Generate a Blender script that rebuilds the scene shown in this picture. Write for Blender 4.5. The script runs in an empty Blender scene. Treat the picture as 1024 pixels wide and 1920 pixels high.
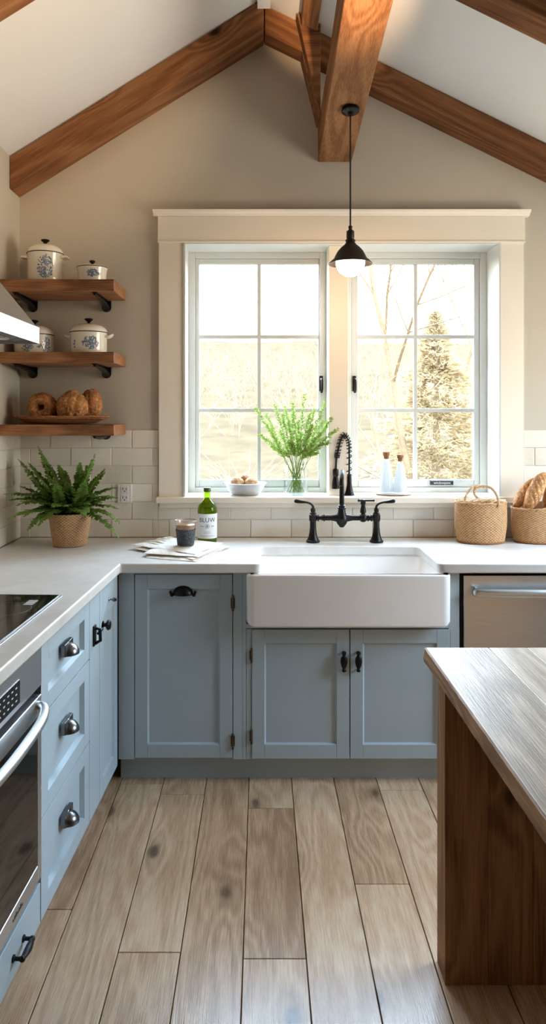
WORLD = 20.0; PEND = 4.; FILL_SPOT = 210.; EXPO = .86
import bpy, bmesh, math, random
from mathutils import Vector, Matrix, noise
from math import sin, cos, pi, radians, sqrt
R = random.Random(7)
SC = bpy.context.scene
COL = SC.collection

# ------------------------------------------------------------------ helpers
def link(o, parent=None):
    COL.objects.link(o)
    if parent is not None: o.parent = parent
    return o

def wm(o):
    m = Matrix.Translation(o.location) @ o.rotation_euler.to_matrix().to_4x4()
    return wm(o.parent) @ m if o.parent else m

def tag(o, label=None, cat=None, group=None, kind=None):
    if label: o['label'] = label
    if cat: o['category'] = cat
    if group: o['group'] = group
    if kind: o['kind'] = kind
    return o

def thing(name, label, cat, loc=(0, 0, 0), rz=0.0, group=None, kind=None):
    o = bpy.data.objects.new(name, None)
    o.empty_display_size = .05
    o.location = loc; o.rotation_euler = (0, 0, rz)
    link(o)
    return tag(o, label, cat, group, kind)

def dup(root, loc, rz=None, label=None):
    r = root.copy(); COL.objects.link(r); r.location = loc
    if rz is not None: r.rotation_euler = (0, 0, rz)
    if label: r['label'] = label
    for ch in list(root.children):
        c = ch.copy(); COL.objects.link(c); c.parent = r
        for g in list(ch.children):
            d = g.copy(); COL.objects.link(d); d.parent = c
    return r

class MB:
    def __init__(s):
        s.v = []; s.f = []; s.m = []; s.sm = []
        s.mi = 0; s.T = None; s.att = {}
    def add(s, vs, fs, smooth=False):
        b = len(s.v)
        if s.T is not None: vs = [s.T @ Vector(p) for p in vs]
        s.v += [tuple(p) for p in vs]
        for f in fs:
            s.f.append([b + i for i in f]); s.m.append(s.mi); s.sm.append(smooth)
        return b
    def box(s, a, b):
        x0, y0, z0 = a; x1, y1, z1 = b
        if x0 > x1: x0, x1 = x1, x0
        if y0 > y1: y0, y1 = y1, y0
        if z0 > z1: z0, z1 = z1, z0
        vs = [(x0,y0,z0),(x1,y0,z0),(x1,y1,z0),(x0,y1,z0),(x0,y0,z1),(x1,y0,z1),(x1,y1,z1),(x0,y1,z1)]
        s.add(vs, [(0,3,2,1),(4,5,6,7),(0,1,5,4),(1,2,6,5),(2,3,7,6),(3,0,4,7)])
        return s
    def prism(s, poly, a, b, axis='y'):
        # poly: 2D points; axis: extrusion axis.  y -> (x,z), z -> (x,y), x -> (y,z)
        def P(p, t):
            if axis == 'y': return (p[0], t, p[1])
            if axis == 'z': return (p[0], p[1], t)
            return (t, p[0], p[1])
        n = len(poly)
        vs = [P(p, a) for p in poly] + [P(p, b) for p in poly]
        fs = [list(range(n))[::-1], [n + i for i in range(n)]]
        fs += [(i, (i+1) % n, n + (i+1) % n, n + i) for i in range(n)]
        s.add(vs, fs); return s
    def lathe(s, prof, c=(0,0,0), n=32, sx=1., sy=1., cap0=True, cap1=True, axis=None):
        vs = []
        for (r, z) in prof:
            for k in range(n):
                a = 2*pi*k/n
                vs.append(Vector((r*cos(a)*sx, r*sin(a)*sy, z)))
        if axis is not None:
            q = Vector((0,0,1)).rotation_difference(Vector(axis).normalized()).to_matrix()
            vs = [q @ p for p in vs]
        vs = [p + Vector(c) for p in vs]
        fs = []
        for i in range(len(prof)-1):
            for k in range(n):
                a, b = i*n+k, i*n+(k+1) % n
                fs.append((a, b, b+n, a+n))
        if cap0: fs.append(list(range(n))[::-1])
        if cap1: fs.append([(len(prof)-1)*n+k for k in range(n)])
        s.add(vs, fs, True); return s
    def cyl(s, p0, p1, r0, r1=None, n=16):
        p0 = Vector(p0); p1 = Vector(p1); d = p1-p0
        return s.lathe([(r0, 0), (r0 if r1 is None else r1, d.length)], p0, n, axis=d)
    def tube(s, pts, rad, n=10, closed=False):
        pts = [Vector(p) for p in pts]; N = len(pts)
        if not hasattr(rad, '__len__'): rad = [rad]*N
        up = None; rings = []
        for i, p in enumerate(pts):
            if closed: t = pts[(i+1) % N]-pts[i-1]
            else: t = pts[min(i+1, N-1)]-pts[max(i-1, 0)]
            if t.length < 1e-9: t = Vector((0,0,1))
            t.normalize()
            if up is None:
                up = Vector((0,0,1)) if abs(t.z) < .9 else Vector((1,0,0))
            u = up - t*up.dot(t)
            if u.length < 1e-6: u = t.orthogonal()
            u.normalize(); w = t.cross(u); up = u
            rings.append([p + (u*cos(2*pi*k/n) + w*sin(2*pi*k/n))*rad[i] for k in range(n)])
        vs = [q for r in rings for q in r]; fs = []
        M = N if closed else N-1
        for i in range(M):
            j = (i+1) % N
            for k in range(n):
                fs.append((i*n+k, i*n+(k+1) % n, j*n+(k+1) % n, j*n+k))
        if not closed:
            fs.append(list(range(n))[::-1]); fs.append([(N-1)*n+k for k in range(n)])
        s.add(vs, fs, True); return s
    def ball(s, c, r, sx=1., sy=1., sz=1., n=20, m=12):
        prof = [(max(1e-4, r*sin(pi*i/m)), -r*cos(pi*i/m)*sz) for i in range(m+1)]
        return s.lathe(prof, c, n, sx, sy)
    def build(s, name, mats, parent=None, local=False, bevel=0, seg=2, autos=None, sub=0, ang=35):
        me = bpy.data.meshes.new(name)
        vs = s.v
        if parent is not None and not local:
            inv = wm(parent).inverted(); vs = [inv @ Vector(p) for p in vs]
        me.from_pydata([tuple(p) for p in vs], [], s.f)
        if not isinstance(mats, (list, tuple)): mats = [mats]
        for m in mats: me.materials.append(m)
        me.polygons.foreach_set('material_index', s.m)
        me.polygons.foreach_set('use_smooth', s.sm)
        for k, vals in s.att.items():
            a = me.attributes.new(k, 'FLOAT', 'POINT'); a.data.foreach_set('value', vals)
        me.validate(); me.update()
        o = bpy.data.objects.new(name, me); link(o, parent)
        if autos is not None or (bevel == 0 and any(s.sm)):
            try: me.set_sharp_from_angle(angle=radians(autos or 40))
            except Exception: pass
        if bevel:
            b = o.modifiers.new('b', 'BEVEL'); b.width = bevel; b.segments = seg
            b.limit_method = 'ANGLE'; b.angle_limit = radians(ang); b.harden_normals = True
            me.polygons.foreach_set('use_smooth', [True]*len(me.polygons))
            try: me.set_sharp_from_angle(angle=radians(60))
            except Exception: pass
        if sub:
            b = o.modifiers.new('s', 'SUBSURF'); b.levels = sub; b.render_levels = sub
        return o

def spline(pts, n=8):
    pts = [Vector(p) for p in pts]; out = []
    P = [pts[0]*2-pts[1]] + pts + [pts[-1]*2-pts[-2]]
    for i in range(1, len(P)-2):
        for k in range(n):
            t = k/n; a, b, c, d = P[i-1], P[i], P[i+1], P[i+2]
            out.append(.5*((2*b)+(c-a)*t+(2*a-5*b+4*c-d)*t*t+(3*b-a-3*c+d)*t**3))
    out.append(pts[-1]); return out

# ------------------------------------------------------------------ materials
class NT:
    def __init__(s, name):
        s.m = bpy.data.materials.new(name); s.m.use_nodes = True
        s.t = s.m.node_tree; s.n = s.t.nodes; s.l = s.t.links
        s.b = s.n['Principled BSDF']; s.out = s.n['Material Output']
    def node(s, typ, **kw):
        nd = s.n.new(typ)
        for k, v in kw.items():
            if k in nd.inputs.keys(): s.set(nd.inputs[k], v)
            else: setattr(nd, k, v)
        return nd
    def set(s, inp, v):
        if isinstance(v, bpy.types.NodeSocket): s.l.new(v, inp)
        else:
            if hasattr(inp.default_value, '__len__') and len(inp.default_value) == 4 and len(v) == 3: v = (*v, 1)
            inp.default_value = v
    def P(s, **kw):
        for k, v in kw.items(): s.set(s.b.inputs[k.replace('_', ' ')], v)
        return s
    def coord(s, what='Object', scale=(1,1,1), rot=(0,0,0), loc=(0,0,0)):
        tc = s.node('ShaderNodeTexCoord')
        mp = s.node('ShaderNodeMapping'); s.l.new(tc.outputs[what], mp.inputs[0])
        mp.inputs['Scale'].default_value = scale; mp.inputs['Rotation'].default_value = rot; mp.inputs['Location'].default_value = loc
        return mp.outputs[0]
    def noise(s, vec, scale=5, detail=4, rough=.5, dist=0):
        nd = s.node('ShaderNodeTexNoise'); s.l.new(vec, nd.inputs['Vector'])
        nd.inputs['Scale'].default_value = scale; nd.inputs['Detail'].default_value = detail
        nd.inputs['Roughness'].default_value = rough; nd.inputs['Distortion'].default_value = dist
        return nd.outputs['Fac']
    def ramp(s, fac, stops):
        nd = s.node('ShaderNodeValToRGB'); s.l.new(fac, nd.inputs[0]); cr = nd.color_ramp
        while len(cr.elements) < len(stops): cr.elements.new(.5)
        for e, (p, c) in zip(cr.elements, stops):
            e.position = p; e.color = (*c, 1) if hasattr(c, '__len__') else (c, c, c, 1)
        return nd.outputs[0]
    def math(s, op, a, b=0., c=0.):
        nd = s.node('ShaderNodeMath', operation=op)
        for i, v in enumerate((a, b, c)):
            if isinstance(v, bpy.types.NodeSocket): s.l.new(v, nd.inputs[i])
            else: nd.inputs[i].default_value = v
        return nd.outputs[0]
    def mix(s, fac, a, b, mode='MIX'):
        nd = s.node('ShaderNodeMix'); nd.data_type = 'RGBA'; nd.blend_type = mode
        s.set(nd.inputs['Factor'], fac); s.set(nd.inputs['A'], a) if False else None
        s.set(nd.inputs[6], a); s.set(nd.inputs[7], b)
        return nd.outputs[2]
    def bump(s, h, strength=.3, dist=.01):
        nd = s.node('ShaderNodeBump'); s.l.new(h, nd.inputs['Height'])
        nd.inputs['Strength'].default_value = strength; nd.inputs['Distance'].default_value = dist
        s.l.new(nd.outputs[0], s.b.inputs['Normal']); return s
    def attr(s, name):
        nd = s.node('ShaderNodeAttribute'); nd.attribute_name = name; return nd.outputs['Fac']

def lin(r, g, b):
    f = lambda c: (c/255/12.92) if c/255 <= .04045 else ((c/255+.055)/1.055)**2.4
    return (f(r), f(g), f(b))

def plain(name, col, rough=.5, metal=0., spec=.5, var=.06, scale=8, bump=0., bscale=200, **kw):
    t = NT(name); v = t.coord()
    n = t.noise(v, scale, 3)
    c1 = tuple(max(0, c*(1-var)) for c in col); c2 = tuple(min(1, c*(1+var)) for c in col)
    t.P(Base_Color=t.ramp(n, [(.3, c1), (.7, c2)]), Roughness=rough, Metallic=metal, Specular_IOR_Level=spec, **kw)
    if bump: t.bump(t.noise(v, bscale, 3), bump, .002)
    return t.m

def wood(name, dark, mid, light, axis='x', rough=.55, knots=1., attr=False, grain=1., coat=0., knot_scale=2.2, seed=0., bump=.25, ringw=.12, kn='xy', con=1., spec=.5):
    """boards: grain runs along `axis`; rings from a stretched distorted noise, fine pores, dark knots"""
    t = NT(name)
    st = {'x': (.12, 1, 1), 'y': (1, .12, 1), 'z': (1, 1, .12)}[axis]
    tc = t.node('ShaderNodeTexCoord')
    vec = tc.outputs['Object']
    if attr:
        a = t.attr('plank')
        cmb = t.node('ShaderNodeCombineXYZ')
        t.l.new(t.math('MULTIPLY', a, 37.), cmb.inputs[0]); t.l.new(t.math('MULTIPLY', a, 91.), cmb.inputs[1]); t.l.new(t.math('MULTIPLY', a, 53.), cmb.inputs[2])
        ad = t.node('ShaderNodeVectorMath', operation='ADD'); t.l.new(vec, ad.inputs[0]); t.l.new(cmb.outputs[0], ad.inputs[1]); vec = ad.outputs[0]
    mp = t.node('ShaderNodeMapping'); t.l.new(vec, mp.inputs[0]); mp.inputs['Location'].default_value = (seed, seed*1.7, seed*.3); mp.inputs['Scale'].default_value = st
    v = mp.outputs[0]
    ks = t.node('ShaderNodeSeparateXYZ'); t.l.new(vec, ks.inputs[0]); kc = t.node('ShaderNodeCombineXYZ')   # knots are laid out over the board's face
    for q, a_ in enumerate(kn): t.l.new(t.math('MULTIPLY', ks.outputs['xyz'.index(a_)], .55 if a_ == axis else 1.), kc.inputs[q])
    km = t.node('ShaderNodeMapping'); t.l.new(kc.outputs[0], km.inputs[0]); km.inputs['Location'].default_value = (seed*.7, seed, 0)
    vo = t.node('ShaderNodeTexVoronoi'); vo.voronoi_dimensions = '2D'; t.l.new(km.outputs[0], vo.inputs['Vector']); vo.inputs['Scale'].default_value = knot_scale
    d = vo.outputs['Distance']
    near = t.ramp(d, [(0., 1.), (.28, 0.)])                          # grain bends round a knot
    n1 = t.noise(v, 5*grain, 2, .45, .3)
    ph = t.math('ADD', t.math('MULTIPLY', n1, 22.), t.math('MULTIPLY', near, 5.*min(1, knots)))
    rings = t.math('SINE', t.math('MULTIPLY', ph, 3.))
    rings = t.math('MULTIPLY_ADD', rings, .5, .5)
    fine = t.noise(t.coord(scale=tuple(.03 if s < 1 else 1 for s in st)), 260*grain, 3, .6)
    big = t.noise(v, 2.2, 2, .5)
    f = t.math('ADD', t.math('MULTIPLY', rings, ringw), t.math('ADD', t.math('MULTIPLY', fine, .42), t.math('MULTIPLY', big, .58-ringw)))
    if attr: f = t.math('ADD', f, t.math('MULTIPLY', t.math('SUBTRACT', t.attr('plank'), .5), .16))
    c = t.ramp(f, [(.5-.15*con, dark), (.5, mid), (.5+.15*con, light)])
    if knots:
        kn = t.noise(km.outputs[0], 9, 3, .6)
        dk = t.math('ADD', d, t.math('MULTIPLY', t.math('SUBTRACT', kn, .5), .16))
        k = t.ramp(dk, [(.03, 1.), (.075, 0.)])
        halo = t.ramp(dk, [(.04, .55), (.17, 0.)])
        sel = t.ramp(vo.outputs['Color'], [(.36, 0.), (.39, 1.)])
        c = t.mix(t.math('MULTIPLY', halo, t.math('MULTIPLY', sel, knots)), c, tuple(x*.55 for x in dark))
        c = t.mix(t.math('MULTIPLY', k, t.math('MULTIPLY', sel, knots)), c, tuple(x*.22 for x in dark))
    t.P(Base_Color=c, Roughness=t.math('MULTIPLY_ADD', fine, .25, rough-.12), Specular_IOR_Level=spec, Coat_Weight=coat, Coat_Roughness=.3)
    t.bump(t.math('ADD', fine, t.math('MULTIPLY', rings, .25)), bump, .002)
    return t.m

M = {}
M['paint'] = plain('greige_wall_paint', lin(196, 186, 170), .85, var=.015, bump=.05, bscale=300)
M['ceil'] = plain('white_ceiling_paint', lin(226, 224, 220), .9, var=.01)
M['trim'] = plain('cream_trim_paint', lin(238, 228, 212), .45, var=.015)
M['sash'] = plain('white_sash_paint', lin(208, 209, 205), .4, var=.01)
M['blue'] = plain('grey_blue_cabinet_paint', lin(166, 180, 187), .42, var=.02, bump=.04, bscale=260)
M['dark'] = plain('dark_gap', (.006, .006, .006), .8)
M['iron'] = plain('black_bronze_metal', (.018, .016, .015), .38, metal=.75, var=.3, scale=40)
M['bronze'] = plain('worn_bronze', (.10, .065, .035), .4, metal=.8, var=.4, scale=60)
M['nickel'] = plain('dark_nickel', (.17, .17, .175), .26, metal=1., var=.2, scale=60)
M['shade'] = plain('dark_bronze_shade', (.030, .022, .017), .45, metal=.5, var=.2, scale=20)
M['porcelain'] = plain('white_porcelain', lin(238, 233, 228), .12, var=.01, Coat_Weight=.4)
M['enamel'] = plain('cream_enamel', lin(238, 230, 215), .15, var=.015, Coat_Weight=.5)
M['bowl'] = plain('pale_grey_enamel', lin(186, 188, 190), .3, var=.02)
M['blueflower'] = plain('blue_flower_print', lin(116, 134, 158), .25, var=.3, scale=90)
M['cord'] = plain('black_cord', (.01, .01, .01), .6)
M['plastic'] = plain('white_outlet_plastic', lin(232, 228, 222), .35, var=.01)
M['label'] = plain('white_paper_label', lin(232, 234, 236), .6, var=.02)
M['ink'] = plain('blue_label_ink', lin(40, 66, 92), .6, var=.2)
M['inklight'] = plain('grey_label_ink', lin(160, 170, 180), .6)
M['whiteink'] = plain('white_ink', lin(225, 225, 225), .5)
M['blackplate'] = plain('black_nameplate', (.02, .022, .026), .4)
M['cork'] = plain('cork', lin(150, 100, 66), .9, var=.35, scale=150, bump=.3)
M['soil'] = plain('dark_soil', (.02, .015, .01), .95, var=.5, scale=80, bump=.6)
M['water'] = None

t = NT('speckled_quartz'); v = t.coord()
n = t.noise(v, 5, 5, .6); sp = t.noise(v, 420, 2, .6)
c = t.ramp(n, [(.3, lin(200, 196, 190)), (.65, lin(220, 217, 212))])
c = t.mix(t.math('MULTIPLY', t.ramp(sp, [(.33, 1.), (.42, 0.)]), .35), c, lin(168, 152, 134))
t.P(Base_Color=c, Roughness=.34, Specular_IOR_Level=.4); M['quartz'] = t.m

t = NT('glazed_tile'); v = t.coord()
a = t.attr('tile')
c = t.ramp(a, [(0., lin(222, 213, 198)), (1., lin(238, 231, 219))])
t.P(Base_Color=c, Roughness=.16, Specular_IOR_Level=.5); t.bump(t.noise(v, 16, 3, .5), .35, .01); M['tile'] = t.m
M['grout'] = plain('grout', lin(216, 207, 192), .9, var=.04, scale=60)

t = NT('brushed_steel'); v = t.coord(scale=(1.2, 1.2, 60))
n = t.noise(v, 9, 4, .6)
t.P(Base_Color=t.ramp(n, [(.3, (.56, .58, .59)), (.7, (.66, .68, .69))]), Metallic=1., Roughness=t.math('MULTIPLY_ADD', n, .12, .3)); M['steel'] = t.m
t = NT('hood_steel'); v = t.coord(scale=(1, 1, 40)); n = t.noise(v, 9, 4, .6)
t.P(Base_Color=(.48, .48, .48), Metallic=.85, Roughness=t.math('MULTIPLY_ADD', n, .1, .32)); M['hood'] = t.m
M['blackglass'] = plain('black_glass', (.006, .006, .007), .05, var=.1, spec=.6)
M['filter'] = plain('hood_filter_mesh', (.35, .36, .38), .4, metal=.9, var=.4, scale=60)

M['wbeam'] = None
for key, ax in (('x', 'x'), ('y', 'y')):
    M['beam'+key] = wood('rough_beam_wood_'+key, lin(86, 52, 31), lin(128, 84, 52), lin(162, 116, 78), ax, .75, 1., spec=.2, kn='xz' if key == 'x' else 'xy', con=1.2, knot_scale=3.2, seed=3.1, bump=.5, grain=.8)
M['shelf'] = wood('shelf_wood', lin(92, 54, 30), lin(150, 96, 58), lin(184, 128, 84), 'x', .5, .5, kn='xz', seed=9.3, bump=.35)
M['islandtop'] = wood('weathered_top_wood', lin(138, 122, 104), lin(178, 160, 140), lin(206, 190, 170), 'y', .38, .5, spec=.5, attr=True, seed=5., bump=.4, grain=1.1)
M['islandedge'] = wood('top_edge_wood', lin(96, 66, 40), lin(150, 110, 72), lin(190, 152, 108), 'y', .6, .3, seed=15., bump=.6, grain=1.6)
M['islandleg'] = wood('brown_panel_wood', lin(120, 82, 54), lin(162, 118, 80), lin(190, 144, 102), 'z', .6, kn='xz', spec=.2, knots= .6, attr=True, seed=11., bump=.35, knot_scale=3.4)
M['floor'] = wood('oak_floor', lin(152, 118, 88), lin(192, 158, 124), lin(216, 190, 160), 'y', .27, .72, con=1.3, spec=.6, attr=True, seed=2., bump=.22, knot_scale=3.1, grain=1.2)

def glass(name, col=(1, 1, 1), rough=0., thin=False, ior=1.45):
    t = NT(name)
    if thin:
        tr = t.node('ShaderNodeBsdfTransparent'); gl = t.node('ShaderNodeBsdfGlossy'); tr.inputs[0].default_value = (*col, 1)
        gl.inputs['Roughness'].default_value = .02
        lw = t.node('ShaderNodeLayerWeight'); lw.inputs[0].default_value = .5
        fr = t.math('MULTIPLY_ADD', t.math('POWER', lw.outputs['Facing'], 3.), .55, .04)
        mx = t.node('ShaderNodeMixShader'); t.l.new(fr, mx.inputs[0]); t.l.new(tr.outputs[0], mx.inputs[1]); t.l.new(gl.outputs[0], mx.inputs[2])
        t.l.new(mx.outputs[0], t.out.inputs[0])
    else:
        t.P(Base_Color=col, Roughness=rough, Transmission_Weight=1., IOR=ior)
    return t.m
M['pane'] = glass('window_glass', (.98, .99, .98), thin=True)
M['clear'] = glass('clear_glass', (.97, .98, .98), thin=True)
M['green'] = glass('green_glass', (.42, .56, .07), ior=1.3)
M['greencap'] = plain('olive_cap', lin(70, 84, 40), .35)
def leafm(name, a, b, tr, spec=.3):
    t = NT(name); n = t.noise(t.coord(), 30, 3)
    t.P(Base_Color=t.ramp(n, [(.3, a), (.7, b)]), Roughness=.5, Specular_IOR_Level=spec)
    ts = t.node('ShaderNodeBsdfTranslucent'); ts.inputs[0].default_value = (*[min(1, x*1.5) for x in b], 1)
    mx = t.node('ShaderNodeMixShader'); mx.inputs[0].default_value = tr
    t.l.new(t.b.outputs[0], mx.inputs[1]); t.l.new(ts.outputs[0], mx.inputs[2]); t.l.new(mx.outputs[0], t.out.inputs[0])
    return t.m
M['frosted'] = leafm('white_contents', lin(220, 221, 224), lin(232, 232, 234), .35)
M['wineliquid'] = plain('dark_green_liquid', lin(70, 90, 16), .2)

t = NT('lit_globe'); t.P(Base_Color=(1, .95, .85), Emission_Color=(1., .80, .55), Emission_Strength=9.); M['globe'] = t.m

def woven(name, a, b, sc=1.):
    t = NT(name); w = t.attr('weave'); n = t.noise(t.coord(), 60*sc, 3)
    f = t.math('ADD', t.math('MULTIPLY', w, .7), t.math('MULTIPLY', n, .5))  # shade between the strands is put into the colour: recesses darker
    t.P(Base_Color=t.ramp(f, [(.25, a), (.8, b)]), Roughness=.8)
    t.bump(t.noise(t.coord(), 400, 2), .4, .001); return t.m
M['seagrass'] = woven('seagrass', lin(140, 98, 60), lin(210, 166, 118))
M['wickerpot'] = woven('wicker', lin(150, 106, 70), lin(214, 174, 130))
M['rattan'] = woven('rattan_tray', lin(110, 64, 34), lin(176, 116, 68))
t = NT('rope'); n = t.noise(t.coord(), 200, 3); t.P(Base_Color=t.ramp(n, [(.3, lin(168, 128, 84)), (.7, lin(220, 190, 146))]), Roughness=.85); M['rope'] = t.m
M['straw'] = plain('pale_straw', lin(222, 204, 176), .85, var=.15, scale=60)

def bread(name, a, b, flour):
    t = NT(name); v = t.coord(); n = t.noise(v, 22, 5, .65); n2 = t.noise(v, 90, 4, .7)
    c = t.ramp(n, [(.3, a), (.62, b)]); c = t.mix(t.ramp(n2, [(.52, 0.), (.68, flour)]), c, lin(236, 206, 164))
    t.P(Base_Color=c, Roughness=.75, Specular_IOR_Level=.3); t.bump(n2, .9, .006); return t.m
M['bread'] = bread('seeded_crust', lin(124, 72, 34), lin(190, 128, 72), .55)
M['loaf'] = bread('floured_crust', lin(150, 94, 50), lin(206, 150, 94), .75)
M['roll'] = bread('pale_roll', lin(140, 92, 54), lin(190, 144, 98), .4)
M['crumb'] = plain('dark_crust_hole', lin(70, 38, 18), .9, var=.3, scale=50)

M['fern'] = leafm('fern_green', lin(78, 110, 46), lin(138, 168, 84), .25)
M['sprig'] = leafm('fresh_green', lin(112, 140, 50), lin(164, 186, 92), .38)
M['stem'] = leafm('stem_green', lin(96, 128, 50), lin(150, 170, 90), .3)

t = NT('striped_linen'); tc = t.node('ShaderNodeTexCoord'); sx = t.node('ShaderNodeSeparateXYZ'); t.l.new(tc.outputs['Object'], sx.inputs[0])
s1 = t.math('SINE', t.math('MULTIPLY', t.math('ADD', sx.outputs[0], t.math('MULTIPLY', sx.outputs[1], .25)), 190.))
s1 = t.ramp(s1, [(.72, 0.), (.9, .16)])
t.P(Base_Color=t.mix(s1, lin(228, 221, 208), lin(158, 160, 166)), Roughness=.9); t.bump(t.noise(t.coord(), 500, 2), .3, .001); M['linen'] = t.m
t = NT('dark_knit'); v = t.coord(); n = t.noise(v, 190, 3, .7); t.P(Base_Color=t.ramp(n, [(.4, lin(34, 38, 44)), (.7, lin(96, 102, 110))]), Roughness=.8); t.bump(n, .8, .004); M['knit'] = t.m
M['amber'] = plain('amber_tea', lin(170, 112, 62), .2, var=.1, Transmission_Weight=.3)

M['bark'] = plain('pale_bark', (.16, .115, .070), .9, spec=0., var=.2, scale=20)
M['needles'] = leafm('dry_evergreen', (.26, .195, .108), (.38, .29, .17), .3, 0.)
M['drygrass'] = plain('dry_hillside', (.062, .043, .0255), .95, spec=0., var=.2, scale=1.2)
M['brush'] = plain('pale_brushwood', (.20, .135, .078), .9, spec=0., var=.15, scale=6)
# ------------------------------------------------------------------ camera: 1.5 m above the floor, level, looking at the sink wall
cam = bpy.data.cameras.new('camera'); co = bpy.data.objects.new('camera', cam); COL.objects.link(co)
co.location = (0, 0, 1.507); co.rotation_euler = (radians(90), 0, 0)
cam.sensor_fit = 'HORIZONTAL'; cam.sensor_width = 36; cam.lens = 36*1350/1024
cam.shift_x = 22/1024; cam.shift_y = -180/1024; cam.clip_end = 200; cam.clip_start = .02
SC.camera = co
CZ = 1.507; F = 1350.
def px(x, y, d): return Vector(((x-490)*d/F, d, CZ-(y-780)*d/F))      # measuring aid: a photo position at depth d, in metres
LW = -1.192; RW = 2.15; BW = 3.55; FWY = -4.6
CT = .91
def ceilZ(x): return 3.482+.623*x if x < 0 else 3.482-.4915*x

# ------------------------------------------------------------------ floor planks
mb = MB(); att = []
BO = {-3: [2.2, .6], -2: [2.95, 1.4], -1: [2.869, 2.024, .5], 0: [], 1: [2.767, 2.0, .3], 2: [1.2], 3: [2.319, .7], 4: [2.9, 1.0], 5: [1.992], 6: [2.5], 7: [1.7, 3.1]}
pw = .176; xs = []
k = -8
while True:
    x0 = -.051-.176+pw*(k-0)+0; x1 = x0+pw
    if x0 > RW: break
    if x1 > LW-.02:
        key = k+0
        ys = BO.get(key, [R.uniform(-1.5, 3.3), R.uniform(-1.5, 3.3)])
        ys = sorted(set(ys + [R.uniform(-1.9, -.4), R.uniform(-4, -2.4)]))
        ed = [FWY] + ys + [3.56]
        for a, b in zip(ed[:-1], ed[1:]):
            if b-a < .02: continue
            n0 = len(mb.v); mb.box((x0+.0012, a+.001, -.02), (x1-.0012, b-.001, 0.)); att += [R.random()]*(len(mb.v)-n0)
    k += 1
mb.mi = 1; n0 = len(mb.v); mb.box((LW-.05, FWY, -.06), (RW+.05, 3.6, -.006)); att += [0.]*(len(mb.v)-n0)
mb.att['plank'] = att
fl = tag(mb.build('floor', [M['floor'], M['dark']], bevel=.0018, seg=1), kind='structure')
fl['label'] = 'wide oak plank floor with knots'

# ------------------------------------------------------------------ walls and ceiling
OX0, OX1, OZ0, OZ1 = -.381, 1.173, 1.095, 2.359       # window opening in the sink wall
mb = MB(); T = .22
mb.box((LW-.1, BW, 0), (OX0, BW+T, 2.3)).box((OX1, BW, 0), (RW+.1, BW+T, 2.3)).box((OX0, BW, 0), (OX1, BW+T, OZ0))
x0, x1 = LW-.1, RW+.1
mb.prism([(x0, 2.3), (OX0, 2.3), (OX0, OZ1), (OX1, OZ1), (OX1, 2.3), (x1, 2.3), (x1, ceilZ(x1)+.04), (0, ceilZ(0)+.04), (x0, ceilZ(x0)+.04)], BW, BW+T)
wb = tag(mb.build('wall_back', M['paint']), kind='structure')
wl = tag(MB().box((LW-.15, FWY, 0), (LW, BW+T, 2.85)).build('wall_left', M['paint']), kind='structure')
mb = MB()                                              # right wall; its unseen side window is added to light the left run
wy0, wy1, wz0, wz1 = 1.90, 3.15, 1.05, 2.22
mb.box((RW, FWY, 0), (RW+.15, wy0, 2.5)).box((RW, wy1, 0), (RW+.15, BW+T, 2.5)).box((RW, wy0, 0), (RW+.15, wy1, wz0)).box((RW, wy0, wz1), (RW+.15, wy1, 2.5))
wr = tag(mb.build('wall_right', M['paint']), kind='structure')
mb = MB()
gx0, gx1, gz1 = .55, 1.45, 2.05                          # door behind the camera
mb.box((LW-.1, FWY-.15, 0), (gx0, FWY, 2.3)).box((gx1, FWY-.15, 0), (RW+.1, FWY, 2.3)).box((gx0, FWY-.15, gz1), (gx1, FWY, 2.3))
mb.prism([(x0, 2.3), (x1, 2.3), (x1, ceilZ(x1)), (0, ceilZ(0)), (x0, ceilZ(x0))], FWY-.15, FWY)
wf = tag(mb.build('wall_front', M['paint']), kind='structure')
mb = MB()
c0, c1 = LW-.16, RW+.16
mb.prism([(c0, ceilZ(c0)), (0, ceilZ(0)), (c1, ceilZ(c1)), (c1, ceilZ(c1)+.15), (0, ceilZ(0)+.15), (c0, ceilZ(c0)+.15)], FWY-.16, BW+T+.02)
tag(mb.build('ceiling', M['ceil']), kind='structure')
# added side window and the glazed door behind the camera
w2 = thing('fill_window', None, None, (RW, (wy0+wy1)/2, wz0), kind='structure')
mb = MB()
for a, b in ((wy0, wy0+.05), (wy1-.05, wy1), ((wy0+wy1)/2-.04, (wy0+wy1)/2+.04)): mb.box((RW+.05, a, wz0), (RW+.11, b, wz1))
mb.box((RW+.05, wy0, wz0), (RW+.11, wy1, wz0+.05)).box((RW+.05, wy0, wz1-.05), (RW+.11, wy1, wz1)); mb.build('window_frame', M['sash'], w2)
MB().box((RW+.075, wy0+.05, wz0+.05), (RW+.081, wy1-.05, wz1-.05)).build('glass_pane', M['pane'], w2)
d1 = thing('door_1', None, None, (.4, FWY, 0), kind='structure')
mb = MB()
for a, b in ((gx0, gx0+.12), (gx1-.12, gx1)): mb.box((a, FWY-.11, 0), (b, FWY-.06, gz1))
mb.box((gx0, FWY-.11, gz1-.09), (gx1, FWY-.06, gz1)).box((gx0, FWY-.11, 0), (gx1, FWY-.06, 1.0)).box((gx0+.12, FWY-.10, 1.0), (gx1-.12, FWY-.07, gz1-.09)); mb.build('door_frame', M['sash'], d1)
MB().cyl((gx0+.07, FWY-.06, 1.0), (gx0+.07, FWY-.02, 1.0), .022).build('door_knob', M['iron'], d1)

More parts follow.
